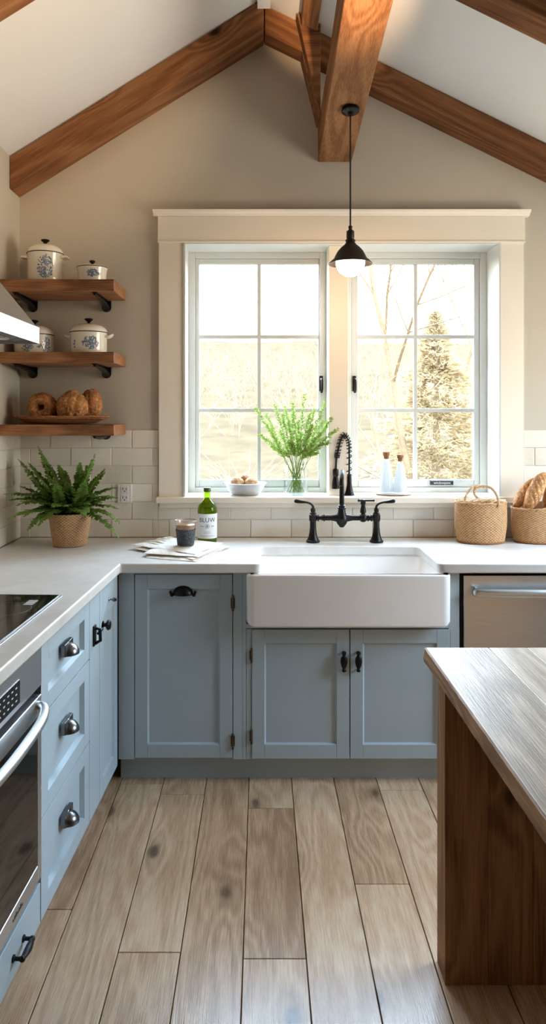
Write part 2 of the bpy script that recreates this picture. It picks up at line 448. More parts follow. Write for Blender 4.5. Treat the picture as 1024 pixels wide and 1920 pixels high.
# ------------------------------------------------------------------ tiles (six courses, running bond), surface pattern of the walls
def tiles(parent, spans, mapper, u_shift):
    mb = MB(); at = []
    for row in range(6):
        z0 = CT+.001+row*.088; z1 = z0+.0855
        for (ua, ub, za) in spans:
            if z1 < za[0]+.03 or z0 > za[1]-.03: continue
            u = ua - 1.2 + (u_shift + (.1 if row % 2 else 0)) % .2
            while u < ub:
                a, b = max(u, ua), min(u+.1975, ub)
                if b-a > .012:
                    zz0, zz1 = max(z0, za[0]), min(z1, za[1])
                    d = .0085 + R.uniform(-.0012, .0012); tl = R.uniform(-.0012, .0012)
                    n0 = len(mb.v); P = mapper
                    vs = [P(a, zz0, 0), P(b, zz0, 0), P(b, zz1, 0), P(a, zz1, 0), P(a, zz0, d+tl), P(b, zz0, d-tl), P(b, zz1, d-tl), P(a, zz1, d+tl)]
                    mb.add(vs, [(0,3,2,1),(4,5,6,7),(0,1,5,4),(1,2,6,5),(2,3,7,6),(3,0,4,7)])
                    at += [R.random()]*(len(mb.v)-n0)
                u += .2
    mb.mi = 1; n0 = len(mb.v)
    for (ua, ub, za) in spans:
        P = mapper; e = .0055; zt = min(za[1], CT+.528)
        vs = [P(ua, za[0], 0), P(ub, za[0], 0), P(ub, zt, 0), P(ua, zt, 0), P(ua, za[0], e), P(ub, za[0], e), P(ub, zt, e), P(ua, zt, e)]
        mb.add(vs, [(0,3,2,1),(4,5,6,7),(0,1,5,4),(1,2,6,5),(2,3,7,6),(3,0,4,7)])
    at += [0.]*(len(mb.v)-n0)
    mb.att['tile'] = at
    o = mb.build('tile_backsplash', [M['tile'], M['grout']], parent, bevel=.003, seg=2)
    o['label'] = 'cream glazed brick tiles'
FULL = (CT, CT+.53)
tiles(wb, [(LW+.001, -.507, FULL), (-.5065, 1.291, (CT, 1.062)), (1.2915, RW, FULL)], lambda u, z, d: (u, BW-d, z), .055)
tiles(wl, [(1.30, BW-.009, FULL)], lambda u, z, d: (LW+d, u, z), .04)

# ------------------------------------------------------------------ window over the sink
WZ = 3.73
w1 = thing('window_1', None, None, (.39, BW, 1.11), kind='structure')
w1['label'] = 'double casement window with cream casing over the sink'
mb = MB()
for a, b in ((-.503, OX0), (OX1, 1.287)): mb.box((a, BW-.022, 1.11), (b, BW, 2.362))
mb.build('side_casing', M['trim'], w1, bevel=.002)
mb = MB().box((-.507, BW-.028, 2.362), (1.291, BW, 2.485)).box((-.507, BW-.034, 2.355), (1.291, BW, 2.364))
mb.build('head_casing', M['trim'], w1, bevel=.002)
mb = MB(); mb.prism([(BW, 2.485), (BW-.03, 2.485), (BW-.036, 2.493), (BW-.052, 2.502), (BW-.056, 2.511), (BW, 2.511)], -.528, 1.312, 'x')
mb.build('crown_cap', M['trim'], w1)
mb = MB().box((-.515, BW-.05, 1.081), (1.300, BW, 1.112)).box((OX0, BW, 1.081), (OX1, WZ+.02, 1.112))
mb.build('window_stool', M['trim'], w1, bevel=.006, seg=3)
mb = MB().box((-.500, BW-.026, 1.058), (1.285, BW, 1.081)).build('window_apron', M['trim'], w1, bevel=.003)
mb = MB()                                              # jamb lining with a fine inner stop
mb.box((OX0-.004, BW-.001, 1.112), (OX0+.004, WZ+.03, OZ1)).box((OX1-.004, BW-.001, 1.112), (OX1+.004, WZ+.03, OZ1)).box((OX0+.004, BW-.001, OZ1-.004), (OX1-.004, WZ+.03, OZ1+.004))
mb.box((OX0, BW-.030, 1.112), (OX0+.010, BW-.004, OZ1)).box((OX1-.010, BW-.030, 1.112), (OX1, BW-.004, OZ1)).box((OX0+.010, BW-.030, OZ1-.010), (OX1-.010, BW-.004, OZ1))
mb.build('window_jamb', M['sash'], w1, bevel=.001, seg=1)
# mullion board between the casements
mx0, mx1 = .337, .433
MB().box((mx0, BW+.03, 1.112), (mx1, WZ+.03, OZ1-.004)).build('center_mullion', M['trim'], w1, bevel=.003)
def frame(x0, x1, name='window_frame'):
    mb = MB(); y0, y1 = WZ, WZ+.05
    mb.box((x0, y0, 1.112), (x0+.034, y1, OZ1-.004)).box((x1-.034, y0, 1.112), (x1, y1, OZ1-.004))
    mb.box((x0+.034, y0, OZ1-.034), (x1-.034, y1, OZ1-.004)).box((x0+.034, y0, 1.112), (x1-.034, y1, 1.137))
    return mb.build(name, M['sash'], w1, bevel=.002)
frame(OX0+.004, mx0); frame(mx1, OX1-.004)
def sash(x0, x1, gx0, gx1, gz0=1.176, gz1=2.297, mv=0):
    z0, z1 = 1.1375, OZ1-.0345; y0, y1 = WZ+.012, WZ+.045
    mb = MB().box((x0, y0, z0), (gx0, y1, z1)).box((gx1, y0, z0), (x1, y1, z1)).box((gx0, y0, z0), (gx1, y1, gz0)).box((gx0, y0, gz1), (gx1, y1, z1))
    s = mb.build('sash', M['sash'], w1, bevel=.003)
    mb = MB(); w = .0095; xm = mv; H = gz1-gz0
    mb.box((xm-w, y0+.004, gz0), (xm+w, y1-.004, gz1))
    for q in (1.537, 1.920): mb.box((gx0, y0+.0045, q-w), (gx1, y1-.0045, q+w))
    mb.build('muntins', M['sash'], s, bevel=.002)
    MB().box((gx0, y0+.014, gz0), (gx1, y0+.019, gz1)).build('glass_pane', M['pane'], s)
    return s
sl = sash(-.3425, .3025, -.322+.0, .297, mv=-.011)
sr = sash(.4675, 1.1345, .503, 1.1056, mv=.803)
def latch(parent, x):
    mb = MB().box((x-.009, WZ-.006, 1.635), (x+.009, WZ+.014, 1.715))
    mb.tube(spline([(x, WZ-.004, 1.70), (x+.002, WZ-.03, 1.69), (x+.002, WZ-.034, 1.65), (x, WZ-.02, 1.628)], 5), .0065, 8)
    mb.build('sash_latch', M['iron'], parent, bevel=.002)
latch(sl, .3105); latch(sr, .482)
pb = MB().box((.877, WZ-.004, 1.150), (.995, WZ+.013, 1.172)).build('name_plate', M['blackplate'], sr, bevel=.001, seg=1)

def text_mesh(name, body, size, mat, parent, mtx, depth=.0004, bend=None):
    cu = bpy.data.curves.new(name, 'FONT'); cu.body = body; cu.size = size; cu.align_x = 'CENTER'; cu.align_y = 'CENTER'; cu.extrude = depth
    tmp = bpy.data.objects.new('tmp', cu); COL.objects.link(tmp)
    bpy.context.view_layer.update()
    me = bpy.data.meshes.new_from_object(tmp.evaluated_get(bpy.context.evaluated_depsgraph_get()))
    bpy.data.objects.remove(tmp); me.name = name
    inv = wm(parent).inverted()
    for v in me.vertices:
        p = v.co
        if bend: p = bend(p)
        v.co = inv @ (mtx @ p)
    me.materials.clear(); me.materials.append(mat)
    o = bpy.data.objects.new(name, me); return link(o, parent)
up = Matrix.Rotation(pi/2, 4, 'X')
text_mesh('plate_lettering', 'windowpane', .017, M['whiteink'], sr, Matrix.Translation((.936, WZ-.0048, 1.161)) @ up)

# ------------------------------------------------------------------ beams
def beam_thing(name, label, mb, mat):
    o = mb.build(name, mat, bevel=.006, seg=2); return tag(o, label, 'beam')
def rafter(side, y0, y1, h, label):
    if side < 0: poly = [(LW, 3.324+.623*LW), (.012, 3.3315), (.012, 3.3315+h), (LW, 3.324+.623*LW+h)]
    else: poly = [(.016, 3.336), (RW, 3.344-.4915*RW), (RW, 3.344-.4915*RW+h-.014), (.016, 3.336+h-.014)]
    mb = MB(); mb.prism(poly, 0, y1-y0)
    a = math.atan(.623) if side < 0 else -math.atan(.4915)
    # the object's own X axis follows the slope, so that the grain does
    M4 = Matrix.Translation((0, y0, 3.33)) @ Matrix.Rotation(-a, 4, 'Y')
    o = mb.build('rafter_beam', M['beamx'])
    inv = M4.inverted()
    for v in o.data.vertices: v.co = inv @ (v.co + Vector((0, y0, 0)))
    o.location = (0, y0, 3.33); o.rotation_euler = (0, -a, 0)
    b = o.modifiers.new('b', 'BEVEL'); b.width = .006; b.segments = 2
    return tag(o, label, 'beam')
rafter(-1, 3.405, BW, .152, 'brown wooden rafter sloping down to the left against the gable wall')
rafter(1, 3.44, BW, .150, 'brown wooden rafter sloping down to the right against the gable wall')
rafter(-1, 2.205, 2.355, .152, 'wooden rafter nearer the viewer, cut by the top left corner of the photo')
rafter(1, 2.46, 2.592, .150, 'wooden rafter nearer the viewer, cut by the top right corner of the photo')
# big central beam falling towards the gable wall
def bz(y): return 2.757+.131*(BW-y)
mb = MB(); mb.prism([(BW, bz(BW)), (BW, bz(BW)+.163), (.95, bz(.95)+.19), (.95, bz(.95))], .279, .445, 'x')
cb = beam_thing('center_beam', 'large square wooden beam from which the pendant lamp hangs', mb, M['beamy'])
# knee brace between the right rafter and the central beam
mb = MB(); mb.prism([(.165, 3.39), (.277, 3.338), (.277, 2.925), (.272, 2.925)], 3.36, 3.44); mb.prism([(.1935, 3.245), (.277, 3.20), (.277, 2.925), (.272, 2.925)], 3.44, BW)
beam_thing('knee_brace', 'dark triangular wooden brace left of the large central beam', mb, M['beamx'])
mb = MB(); mb.prism([(.186, 3.33), (.262, 3.30), (.262, 3.352), (.186, 3.389)], 1.6, 3.359)
beam_thing('purlin', 'short wooden purlin under the ceiling left of the large central beam', mb, M['beamy'])
tag(MB().box((-.018, FWY, 3.430), (.042, 3.40, 3.50)).build('trim_1', M['ceil']), kind='structure')

# ------------------------------------------------------------------ pendant lamp
pc = Vector((.380, 3.07, bz(3.07)))
pl = thing('pendant_lamp', 'black bell shaped pendant lamp with a lit white globe in front of the window', 'lamp', pc)
rot = math.atan(.131)
ax = Vector((0, .131, 1)).normalized()
mb = MB(); mb.lathe([(.036, -.002), (.038, -.006), (.038, -.016), (.033, -.020), (.012, -.022), (.009, -.034)], pc, 28, axis=ax); mb.build('canopy', M['iron'], pl)
top = px(656, 424, 3.07).z
MB().tube([(pc.x, pc.y, pc.z-.02), (pc.x, pc.y, top)], .0036, 8).build('cord', M['cord'], pl)
s = lambda y: px(0, y, 3.07).z
mb = MB(); m_ = .002274
prof = [(.005, s(423)), (.008, s(424)), (.009, s(427)), (.0065, s(430)), (.0165, s(434)), (.017, s(447)), (.0145, s(449)), (.0215, s(450)), (.0215, s(453)), (.018, s(454)), (.026, s(459)), (.040, s(464)), (.054, s(471)), (.064, s(479)), (.070, s(485)), (.081, s(489)), (.093, s(494)),
        (.093, s(495.2)), (.079, s(490.5)), (.067, s(486.5)), (.060, s(480)), (.045, s(469)), (.010, s(461))]
mb.lathe(prof, (pc.x, pc.y, 0), 48, cap0=True, cap1=True); mb.build('lamp_shade', M['shade'], pl)
gz = s(492)
mb = MB(); mb.ball((pc.x, pc.y, gz), .062, sz=.98, n=36, m=20); mb.build('globe', M['globe'], pl)
# ------------------------------------------------------------------ worktop
mb = MB()
cxf = lambda y: -.569-.037*(2.91-y)
mb.prism([(LW+.0095, 3.5405), (LW+.0095, 1.30), (cxf(1.30), 1.30), (-.569, 2.91), *[(-.028+.028*sin(pi/2*k/5), 2.938-.028*cos(pi/2*k/5)) for k in range(6)], (0, 3.265), (.008, 3.284), (.025, 3.29), (.690, 3.29), (.707, 3.284), (.715, 3.265), *[(.743-.028*cos(pi/2*k/5), 2.938-.028*sin(pi/2*k/5)) for k in range(6)], (1.47, 2.91), (1.47, 3.5405)][::-1], CT-.04, CT, 'z')
wt = tag(mb.build('worktop', M['quartz'], bevel=.007, seg=3), 'cream speckled stone worktop running round the corner and past the sink', 'countertop')

# ------------------------------------------------------------------ cabinet building blocks
def backmap(u, w, o): return (u, 2.95-o, w)
def shaker(mb, P, u0, u1, w0, w1, st, rt, rb, o0=-.018, o1=0., rec=.009, mold=.006):
    def bx(a, b, c, d, e, f):
        vs = [P(a, c, e), P(b, c, e), P(b, d, e), P(a, d, e), P(a, c, f), P(b, c, f), P(b, d, f), P(a, d, f)]
        mb.add(vs, [(0,1,2,3),(7,6,5,4),(4,5,1,0),(5,6,2,1),(6,7,3,2),(7,4,0,3)])
    bx(u0, u0+st, w0, w1, o0, o1); bx(u1-st, u1, w0, w1, o0, o1)
    bx(u0+st, u1-st, w0, w0+rb, o0, o1); bx(u0+st, u1-st, w1-rt, w1, o0, o1)
    bx(u0+st, u1-st, w0+rb, w1-rt, o0, o1-rec)
    # sloped inner moulding
    a, b, c, d = u0+st, u1-st, w0+rb, w1-rt; m = mold; h = o1-.0015; l = o1-rec
    for q in (((a, c), (b, c), (b-m, c+m), (a+m, c+m)), ((b, c), (b, d), (b-m, d-m), (b-m, c+m)), ((b, d), (a, d), (a+m, d-m), (b-m, d-m)), ((a, d), (a, c), (a+m, c+m), (a+m, d-m))):
        mb.add([P(*q[0], h), P(*q[1], h), P(*q[2], l), P(*q[3], l)], [(0, 1, 2, 3)])
def slab(mb, P, a, b, c, d, e, f):
    vs = [P(a, c, e), P(b, c, e), P(b, d, e), P(a, d, e), P(a, c, f), P(b, c, f), P(b, d, f), P(a, d, f)]
    mb.add(vs, [(0,1,2,3),(7,6,5,4),(4,5,1,0),(5,6,2,1),(6,7,3,2),(7,4,0,3)]); return mb
def fixn(o):
    bm = bmesh.new(); bm.from_mesh(o.data); bmesh.ops.recalc_face_normals(bm, faces=bm.faces[:]); bm.to_mesh(o.data); bm.free(); return o
def cup_pull(name, P, u, w, parent, mat, W=.045, H=.024, D=.026, ears=True, local=False):
    """bin pull: half dome open at the bottom on a flat scrolled back plate"""
    mb = MB(); n = 20; m = 8; vs = []
    for i in range(m+1):
        b = pi/2*i/m
        for k in range(n+1):
            a = pi*k/n
            x = cos(a); z = sin(a)
            vs.append(P(u + W*x*cos(b)*(1 if b < 1.5 else .0), w - H*.3 + H*1.25*z*cos(b) , D*sin(b)+.001))
    fs = [(i*(n+1)+k, i*(n+1)+k+1, (i+1)*(n+1)+k+1, (i+1)*(n+1)+k) for i in range(m) for k in range(n)]
    fs += [(i*(n+1), (i+1)*(n+1), (i+1)*(n+1)+n, i*(n+1)+n) for i in range(m-1)]
    mb.add(vs, fs, True)
    pts = [P(u+W*1.02*cos(pi*k/24), w-H*.3+H*1.32*sin(pi*k/24), .0025) for k in range(25)]
    mb.tube(pts, .0028, 8)
    if ears:
        for sgn in (-1, 1):
            c = Vector(P(u+sgn*W*1.12, w-H*.32, .004)); mb.ball(c, .0075, n=12, m=8)
            mb.ball(Vector(P(u+sgn*W*1.26, w+H*.12, .004)), .006, n=12, m=8)
            mb.tube([P(u+sgn*W*.95, w-H*.35, .003), P(u+sgn*W*1.15, w-H*.42, .003), P(u+sgn*W*1.30, w-H*.1, .003), P(u+sgn*W*1.24, w+H*.2, .003)], .003, 6)
    return mb.build(name, mat, parent, local=local)
def hinge(P, u, w, parent, h=.026, local=False):
    mb = MB(); mb.tube([P(u, w-h/2-.006, .005), P(u, w+h/2+.006, .005)], .0045, 8)
    for s_ in (-1, 1): mb.ball(P(u, w+s_*(h/2+.008), .005), .0048, n=8, m=6)
    slab(mb, P, u-.008, u+.008, w-h/2, w+h/2, .0, .0035)
    return mb.build('hinge', M['bronze'], parent, local=local)

# pull-out cabinet with one tall door
c1_ = thing('base_cabinet', 'grey-blue cabinet with one tall panelled door and a bronze cup pull, left of the sink', 'cabinet', (-.33, 2.95, 0))
u0, u1 = -.585, -.077; P = backmap
mb = MB(); slab(mb, P, u0, -.521, .1, .869, -.02, 0); slab(mb, P, -.1155, u1, .1, .869, -.02, 0); slab(mb, P, -.521, -.1155, .861, .869, -.02, 0)
slab(mb, P, u0, u1, .1, .869, -.57, -.022); fixn(mb.build('body', M['blue'], c1_, bevel=.001, seg=1))
fixn(slab(MB(), P, u0, u1, 0, .1, -.07, -.05).build('toe_kick', M['blue'], c1_))
mb = MB(); shaker(mb, P, -.518, -.1185, .106, .858, .052, .060, .055)
dr = fixn(mb.build('door', M['blue'], c1_, bevel=.0012, seg=1))
cup_pull('cup_pull', P, -.321, .783, dr, M['iron'], .040, .026, .028)
for w in (.741, .176): hinge(P, -.1165, w, dr, .042)

# sink cabinet, two doors
c2_ = thing('sink_cabinet', 'grey-blue cabinet under the sink with two panelled doors', 'cabinet', (.37, 2.95, 0))
u0, u1 = -.0765, .812
mb = MB(); slab(mb, P, u0, -.062, .1, .869, -.02, 0); slab(mb, P, .767, u1, .1, .869, -.02, 0)
slab(mb, P, -.062, .767, .620+.017, .655, -.02, 0)
slab(mb, P, -.0605, -.040, .1, .6345, -.02, 0); slab(mb, P, .775, u1, .1, .634, -.02, .001)
slab(mb, P, u0, u1, .1, .652, -.57, -.022); slab(mb, P, u0, -.064, .65, .869, -.57, -.022); slab(mb, P, .769, u1, .65, .869, -.57, -.022)
fixn(mb.build('body', M['blue'], c2_, bevel=.001, seg=1))
fixn(slab(MB(), P, u0, 1.44, 0, .1, -.07, -.05).build('toe_kick', M['blue'], c2_))
for (a, b, pu, hu) in ((-.0385, .3605, .337, -.040), (.3645, .7705, .396, .7725)):
    mb = MB(); shaker(mb, P, a, b, .104, .633, .052, .056, .058, o0=-.014, o1=.004)
    d = fixn(mb.build('door', M['blue'], c2_, bevel=.0012, seg=1))
    mb = MB()
    w0 = px(0, 1257, 2.95).z; w1 = px(0, 1218, 2.95).z; H = w1-w0
    prof = [(.003, 0), (.008, .003), (.0085, .009), (.005, .013), (.011, .024), (.0145, .042), (.013, .058), (.006, H-.016), (.0085, H-.012), (.009, H-.004), (.004, H)]
    mb.lathe(prof, (pu, 2.95-.022, w0), 16, sy=.7)
    for w in (w0+.008, w1-.008): mb.tube([(pu, 2.947, w), (pu, 2.930, w)], .0045, 8)
    mb.build('door_pull', M['iron'], d)
    for w in (.527, .195): hinge(P, hu, w, d, .038)

# dishwasher
dw = thing('dishwasher', 'stainless steel dishwasher with a long bar handle, right of the sink', 'dishwasher', (1.13, 2.95, 0))
mb = MB(); slab(mb, P, .813, .8265, .1, .869, -.02, -.008); slab(mb, P, .8265, 1.44, .857, .869, -.02, -.008); slab(mb, P, .8135, 1.44, .1, .869, -.57, -.022)
fixn(mb.build('housing', M['dark'], dw))
fixn(slab(MB(), P, .828, 1.425, .11, .855, -.0215, .008).build('door', M['steel'], dw, bevel=.003))
mb = MB(); z = px(0, 1113, 2.9).z
pts = [(.862+.010, .012), (.868, .030), (.89, .040), (1.0, .050), (1.126, .054), (1.25, .050), (1.36, .040), (1.384, .030), (1.382, .012)]
vs = []; pp = spline([P(a, z, o) for a, o in pts], 4)
mb.tube(pp, .0105, 12); mb.v = [(x, y, z+(q-z)*1.7) for x, y, q in mb.v]; fixn(mb.build('door_handle', M['steel'], dw))
mb = MB(); fixn(slab(MB(), P, 1.4405, 1.47, 0, .869, -.57, 0).build('end_panel', M['blue'], dw)) if False else None
tag(fixn(slab(MB(), P, 1.4405, 1.468, 0.0, .869, -.57, 0).build('end_panel', M['blue'])), 'grey-blue end panel beyond the dishwasher', 'cabinet panel')

# sink
sk = thing('farmhouse_sink', 'white porcelain farmhouse sink with a deep plain apron front', 'sink', (.352, 2.89, .657))
def rounded_box_sink():
    bm = bmesh.new()
    x0, x1, y0, y1, z0, z1 = -.0615, .766, 2.885, 3.325, .657, .870
    w = .030; wf = .028
    def ring(a, b, c, d, z): return [bm.verts.new(p) for p in ((a, c, z), (b, c, z), (b, d, z), (a, d, z))]
    A = ring(x0, x1, y0, y1, z0); B = ring(x0, x1, y0, y1, z1); C = ring(-.012, .727, y0+wf, 3.30, z1); D = ring(.010, .705, y0+wf+.006, 3.285, .69)
    bm.faces.new(A[::-1])
    for a, b in ((A, B), (B, C), (C, D)):
        for i in range(4): bm.faces.new((a[i], a[(i+1) % 4], b[(i+1) % 4], b[i]))
    bm.faces.new(D)
    bmesh.ops.recalc_face_normals(bm, faces=bm.faces[:])
    ed = [e for e in bm.edges if (abs(e.verts[0].co.z-e.verts[1].co.z) > .1) or (max(v.co.z for v in e.verts) < z0+.001 and abs(e.verts[0].co.y-e.verts[1].co.y) > .1)]
    bmesh.ops.bevel(bm, geom=ed, offset=.036, segments=7, profile=.5, affect='EDGES')
    me = bpy.data.meshes.new('basin'); 
    inv = wm(sk).inverted(); bmesh.ops.transform(bm, matrix=inv, verts=bm.verts[:])
    bm.to_mesh(me); bm.free(); me.materials.append(M['porcelain'])
    o = bpy.data.objects.new('basin', me); link(o, sk)
    b = o.modifiers.new('b', 'BEVEL'); b.width = .010; b.segments = 4; b.limit_method = 'ANGLE'; b.angle_limit = radians(50)
    for p in me.polygons: p.use_smooth = True
    try: me.set_sharp_from_angle(angle=radians(50))
    except Exception: pass
    b.harden_normals = True
rounded_box_sink()
MB().lathe([(.04, .0005), (.042, .003), (.030, .0025), (.028, .0015)], (.36, 3.13, .690), 24).build('drain', M['iron'], sk)

# ------------------------------------------------------------------ left run: it stands about two degrees off the wall
TH = -math.atan(.038)
LO = Vector((-.582, 2.943, 0))
def leftmap(u, w, o):                              # u = depth from the viewer along the run, o = outward
    q = (u-2.943); return (-.582 + q*.038 + o*.99928, 2.943 + q - o*.038, w)
P = leftmap
def left_body(root, u0, u1, z0=.09, z1=.869, kick=True, toe_to=None, back=.5):
    mb = MB(); slab(mb, P, u0+.0005, u1-.0005, z0, z1, -back, -.022)
    fixn(mb.build('body', M['blue'], root))
    if kick: fixn(slab(MB(), P, u0+.0005, u1-.0005, 0, z0, -back, -.06).build('toe_kick', M['blue'], root))
c3_ = thing('drawer_cabinet', 'grey-blue cabinet with three panelled drawers beside the oven', 'cabinet', P(2.26, 0, 0), TH)
left_body(c3_, 2.016, 2.509)
for (w0, w1, hw) in ((.662, .867, .769), (.3755, .658, .527), (.09, .3715, .240)):
    mb = MB(); shaker(mb, P, 2.018, 2.5075, w0, w1, .060, .052, .050, o0=-.0215, o1=0, rec=.016, mold=.006)
    d = fixn(mb.build('drawer', M['blue'], c3_, bevel=.0012, seg=1))
    o = cup_pull('cup_pull', P, 2.265, hw, d, M['nickel'], .036, .027, .034, ears=False)
    slab_ = MB(); slab(slab_, P, 2.222, 2.308, hw-.008, hw+.030, -.0105, .0035); fixn(slab_.build('back_plate', M['nickel'], d, bevel=.002))
c4_ = thing('corner_cabinet', 'narrow grey-blue cabinet in the corner with knobs on its door', 'cabinet', P(2.72, 0, 0), TH)
left_body(c4_, 2.5095, 2.925, back=.5)
fixn(slab(MB(), P, 2.511, 2.641, .09, .867, -.0215, 0).build('filler_panel', M['blue'], c4_, bevel=.001, seg=1))
mb = MB(); shaker(mb, P, 2.645, 2.918, .09, .867, .05, .11, .06, o0=-.0215, o1=0, rec=.010)
d = fixn(mb.build('door', M['blue'], c4_, bevel=.0012, seg=1))
def knob(parent, u, w, r=.014, plate=False):
    base = Vector(P(u, w, 0)); ax = Vector((.99928, -.038, 0)); mb = MB()
    mb.lathe([(r*.75, 0), (r*.8, .002), (r*.4, .005), (r*.38, .012), (r*.95, .018), (r, .024), (r*.75, .030), (r*.2, .032)], base, 18, axis=ax)
    return mb.build('knob', M['iron'] if r > .01 else M['nickel'], parent)
knob(d, 2.685, .728, .019); knob(d, 2.775, .800, .008)
mb = MB(); slab(mb, P, 2.548, 2.578, .690, .762, 0, .006); mb.tube([P(2.563, .752, .004), P(2.563, .748, .022), P(2.563, .708, .024), P(2.563, .698, .006)], .0065, 8)
mb.tube([P(2.563, .732, .015), P(2.615, .735, .018)], .005, 8); mb.build('door_latch', M['iron'], c4_, bevel=.0015)

# wall oven in its cabinet
c5_ = thing('oven_cabinet', 'grey-blue low drawer cabinet carrying the built-in oven', 'cabinet', P(1.70, 0, 0), TH)
mb = MB(); slab(mb, P, 1.39, 2.0145, .09, .216, -.5, -.022); fixn(mb.build('body', M['blue'], c5_))
fixn(slab(MB(), P, 1.39, 2.0145, 0, .09, -.5, -.06).build('toe_kick', M['blue'], c5_))
mb = MB(); slab(mb, P, 1.392, 2.012, .09, .203, -.0215, 0); d = fixn(mb.build('drawer', M['blue'], c5_, bevel=.002))
def barpull(parent, u, w):
    mb = MB()
    for q in (-.035, .035):
        mb.lathe([(.009, 0), (.0095, .003), (.005, .006), (.005, .022)], P(u+q, w, 0), 12, axis=(1, -.038, 0))
        mb.ball(P(u+q, w, .024), .008, n=10, m=8)
    mb.tube([P(u-.035+.07*k/8, w, .024+.003*sin(pi*k/8)) for k in range(9)], [.0055+.004*sin(pi*k/8) for k in range(9)], 10)
    return mb.build('bar_pull', M['iron'], parent)
barpull(d, 1.846, .142)
ov = thing('oven', 'stainless steel built-in oven with a black glass door at the left edge', 'oven', P(1.70, .22, 0), TH)
fixn(slab(MB(), P, 1.40, 2.008, .2165, .868, -.5, -.024).build('body', M['dark'], ov))
fixn(slab(MB(), P, 1.395, 2.0115, .757, .866, -.0235, .004).build('control_panel', M['steel'], ov, bevel=.003))
mb = MB(); slab(mb, P, 1.60, 1.843, .774, .833, .0042, .0062); dsp = fixn(mb.build('display', M['blackglass'], ov))
mb = MB()
for i in range(8):
    for j in range(3):
        slab(mb, P, 1.63+i*.026, 1.640+i*.026, .786+j*.016, .789+j*.016, .0063, .0068)
fixn(mb.build('display_marks', M['whiteink'], dsp))
mb = MB(); u0, u1, w0, w1 = 1.395, 2.011, .222, .732
gu0, gu1, gw0, gw1 = 1.42, 1.985, .268, .678
slab(mb, P, u0, gu0, w0, w1, -.0235, .004); slab(mb, P, gu1, u1, w0, w1, -.0235, .004); slab(mb, P, gu0, gu1, w0, gw0, -.0235, .004); slab(mb, P, gu0, gu1, gw1, w1, -.0235, .004)
d = fixn(mb.build('oven_door', M['steel'], ov, bevel=.003))
fixn(slab(MB(), P, gu0, gu1, gw0, gw1, -.0235, .0015).build('door_glass', M['blackglass'], d))
mb = MB()
pts = [P(1.984, .708, .004), P(1.976, .708, .020), P(1.95, .704, .032), P(1.88, .696, .041), P(1.70, .690, .044), P(1.53, .696, .041), P(1.46, .704, .032), P(1.434, .708, .020), P(1.426, .708, .004)]
mb.tube(spline(pts, 6), .0135, 14); mb.build('door_handle', M['steel'], d)
mb = MB()
for i in range(7): slab(mb, P, 1.80+i*.010, 1.8065+i*.010, .240, .246+.003*(i % 3), .0042, .0046)
fixn(mb.build('maker_mark', M['cord'], d))
# cooktop
ck = thing('cooktop', 'black glass cooktop with a thin steel rim set in the left worktop', 'cooktop', (-.90, 2.0, CT), TH)
def ctp(u, o, z): 
    q = P(u, z, o); return q
mb = MB(); a, b, c, d_ = (1.62, -.50), (2.37, -.50), (2.37, -.0605), (1.62, -.0605)
def quadbox(mb, u0, u1, o0, o1, z0, z1):
    vs = [P(u0, z0, o0), P(u1, z0, o0), P(u1, z0, o1), P(u0, z0, o1), P(u0, z1, o0), P(u1, z1, o0), P(u1, z1, o1), P(u0, z1, o1)]
    mb.add(vs, [(0,3,2,1),(4,5,6,7),(0,1,5,4),(1,2,6,5),(2,3,7,6),(3,0,4,7)]); return mb
fixn(quadbox(MB(), 1.600, 2.378, -.52, -.054, CT+.0005, CT+.004).build('steel_rim', M['steel'], ck, bevel=.001, seg=1))
g = fixn(quadbox(MB(), 1.606, 2.370, -.514, -.062, CT+.004, CT+.008).build('glass_top', M['blackglass'], ck, bevel=.001, seg=1))
for (u, o, r) in ((2.19, -.17, .075), (1.83, -.18, .095), (2.17, -.40, .095), (1.83, -.40, .075)):
    mb = MB(); mb.lathe([(r, 0), (r+.0018, 0), (r+.0018, .0002), (r, .0002)], P(u, CT+.0081, o), 48, cap0=False, cap1=False)
    mb.build('burner_ring', M['filter'], g)
mb = MB()
for i in range(5): quadbox(mb, 2.29-i*.012, 2.296-i*.012, -.135, -.105, CT+.0081, CT+.0083)
fixn(mb.build('touch_marks', M['whiteink'], g))

# ------------------------------------------------------------------ range hood on the left wall
hd = thing('range_hood', 'brushed metal range hood at the left edge above the cooktop', 'range hood', (LW, 2.0, 1.744))
x1 = -.729; Z0 = 1.744; Z1 = 1.797
mb = MB(); th = .004
mb.box((LW+.001, 1.55, Z0), (x1, 1.55+th, Z1)).box((LW+.001, 2.37-th, Z0), (x1, 2.37, Z1)).box((x1-th, 1.55, Z0), (x1, 2.37, Z1))
mb.build('lip', M['hood'], hd)
mb = MB(); mb.prism([(LW+.001, Z1), (x1, Z1), (x1-.012, Z1+.006), (-.940, 2.045), (LW+.001, 2.045)], 1.551, 2.369); mb.build('canopy', M['hood'], hd)
MB().box((LW+.001, 1.80, 2.045), (-.942, 2.12, 2.80)).build('chimney', M['hood'], hd)
mb = MB().box((LW+.001, 1.556, Z0+.012), (x1-.005, 2.364, Z0+.02))
for i in range(28): mb.box((LW+.03+i*.0145, 1.60, Z0+.006), (LW+.037+i*.0145, 2.32, Z0+.012))
mb.build('filter', M['filter'], hd)
mb = MB(); mb.lathe([(.03, 0), (.032, .004), (.03, .006)], (-.82, 2.25, Z0+.004), 20); mb.build('hood_light', M['sash'], hd)

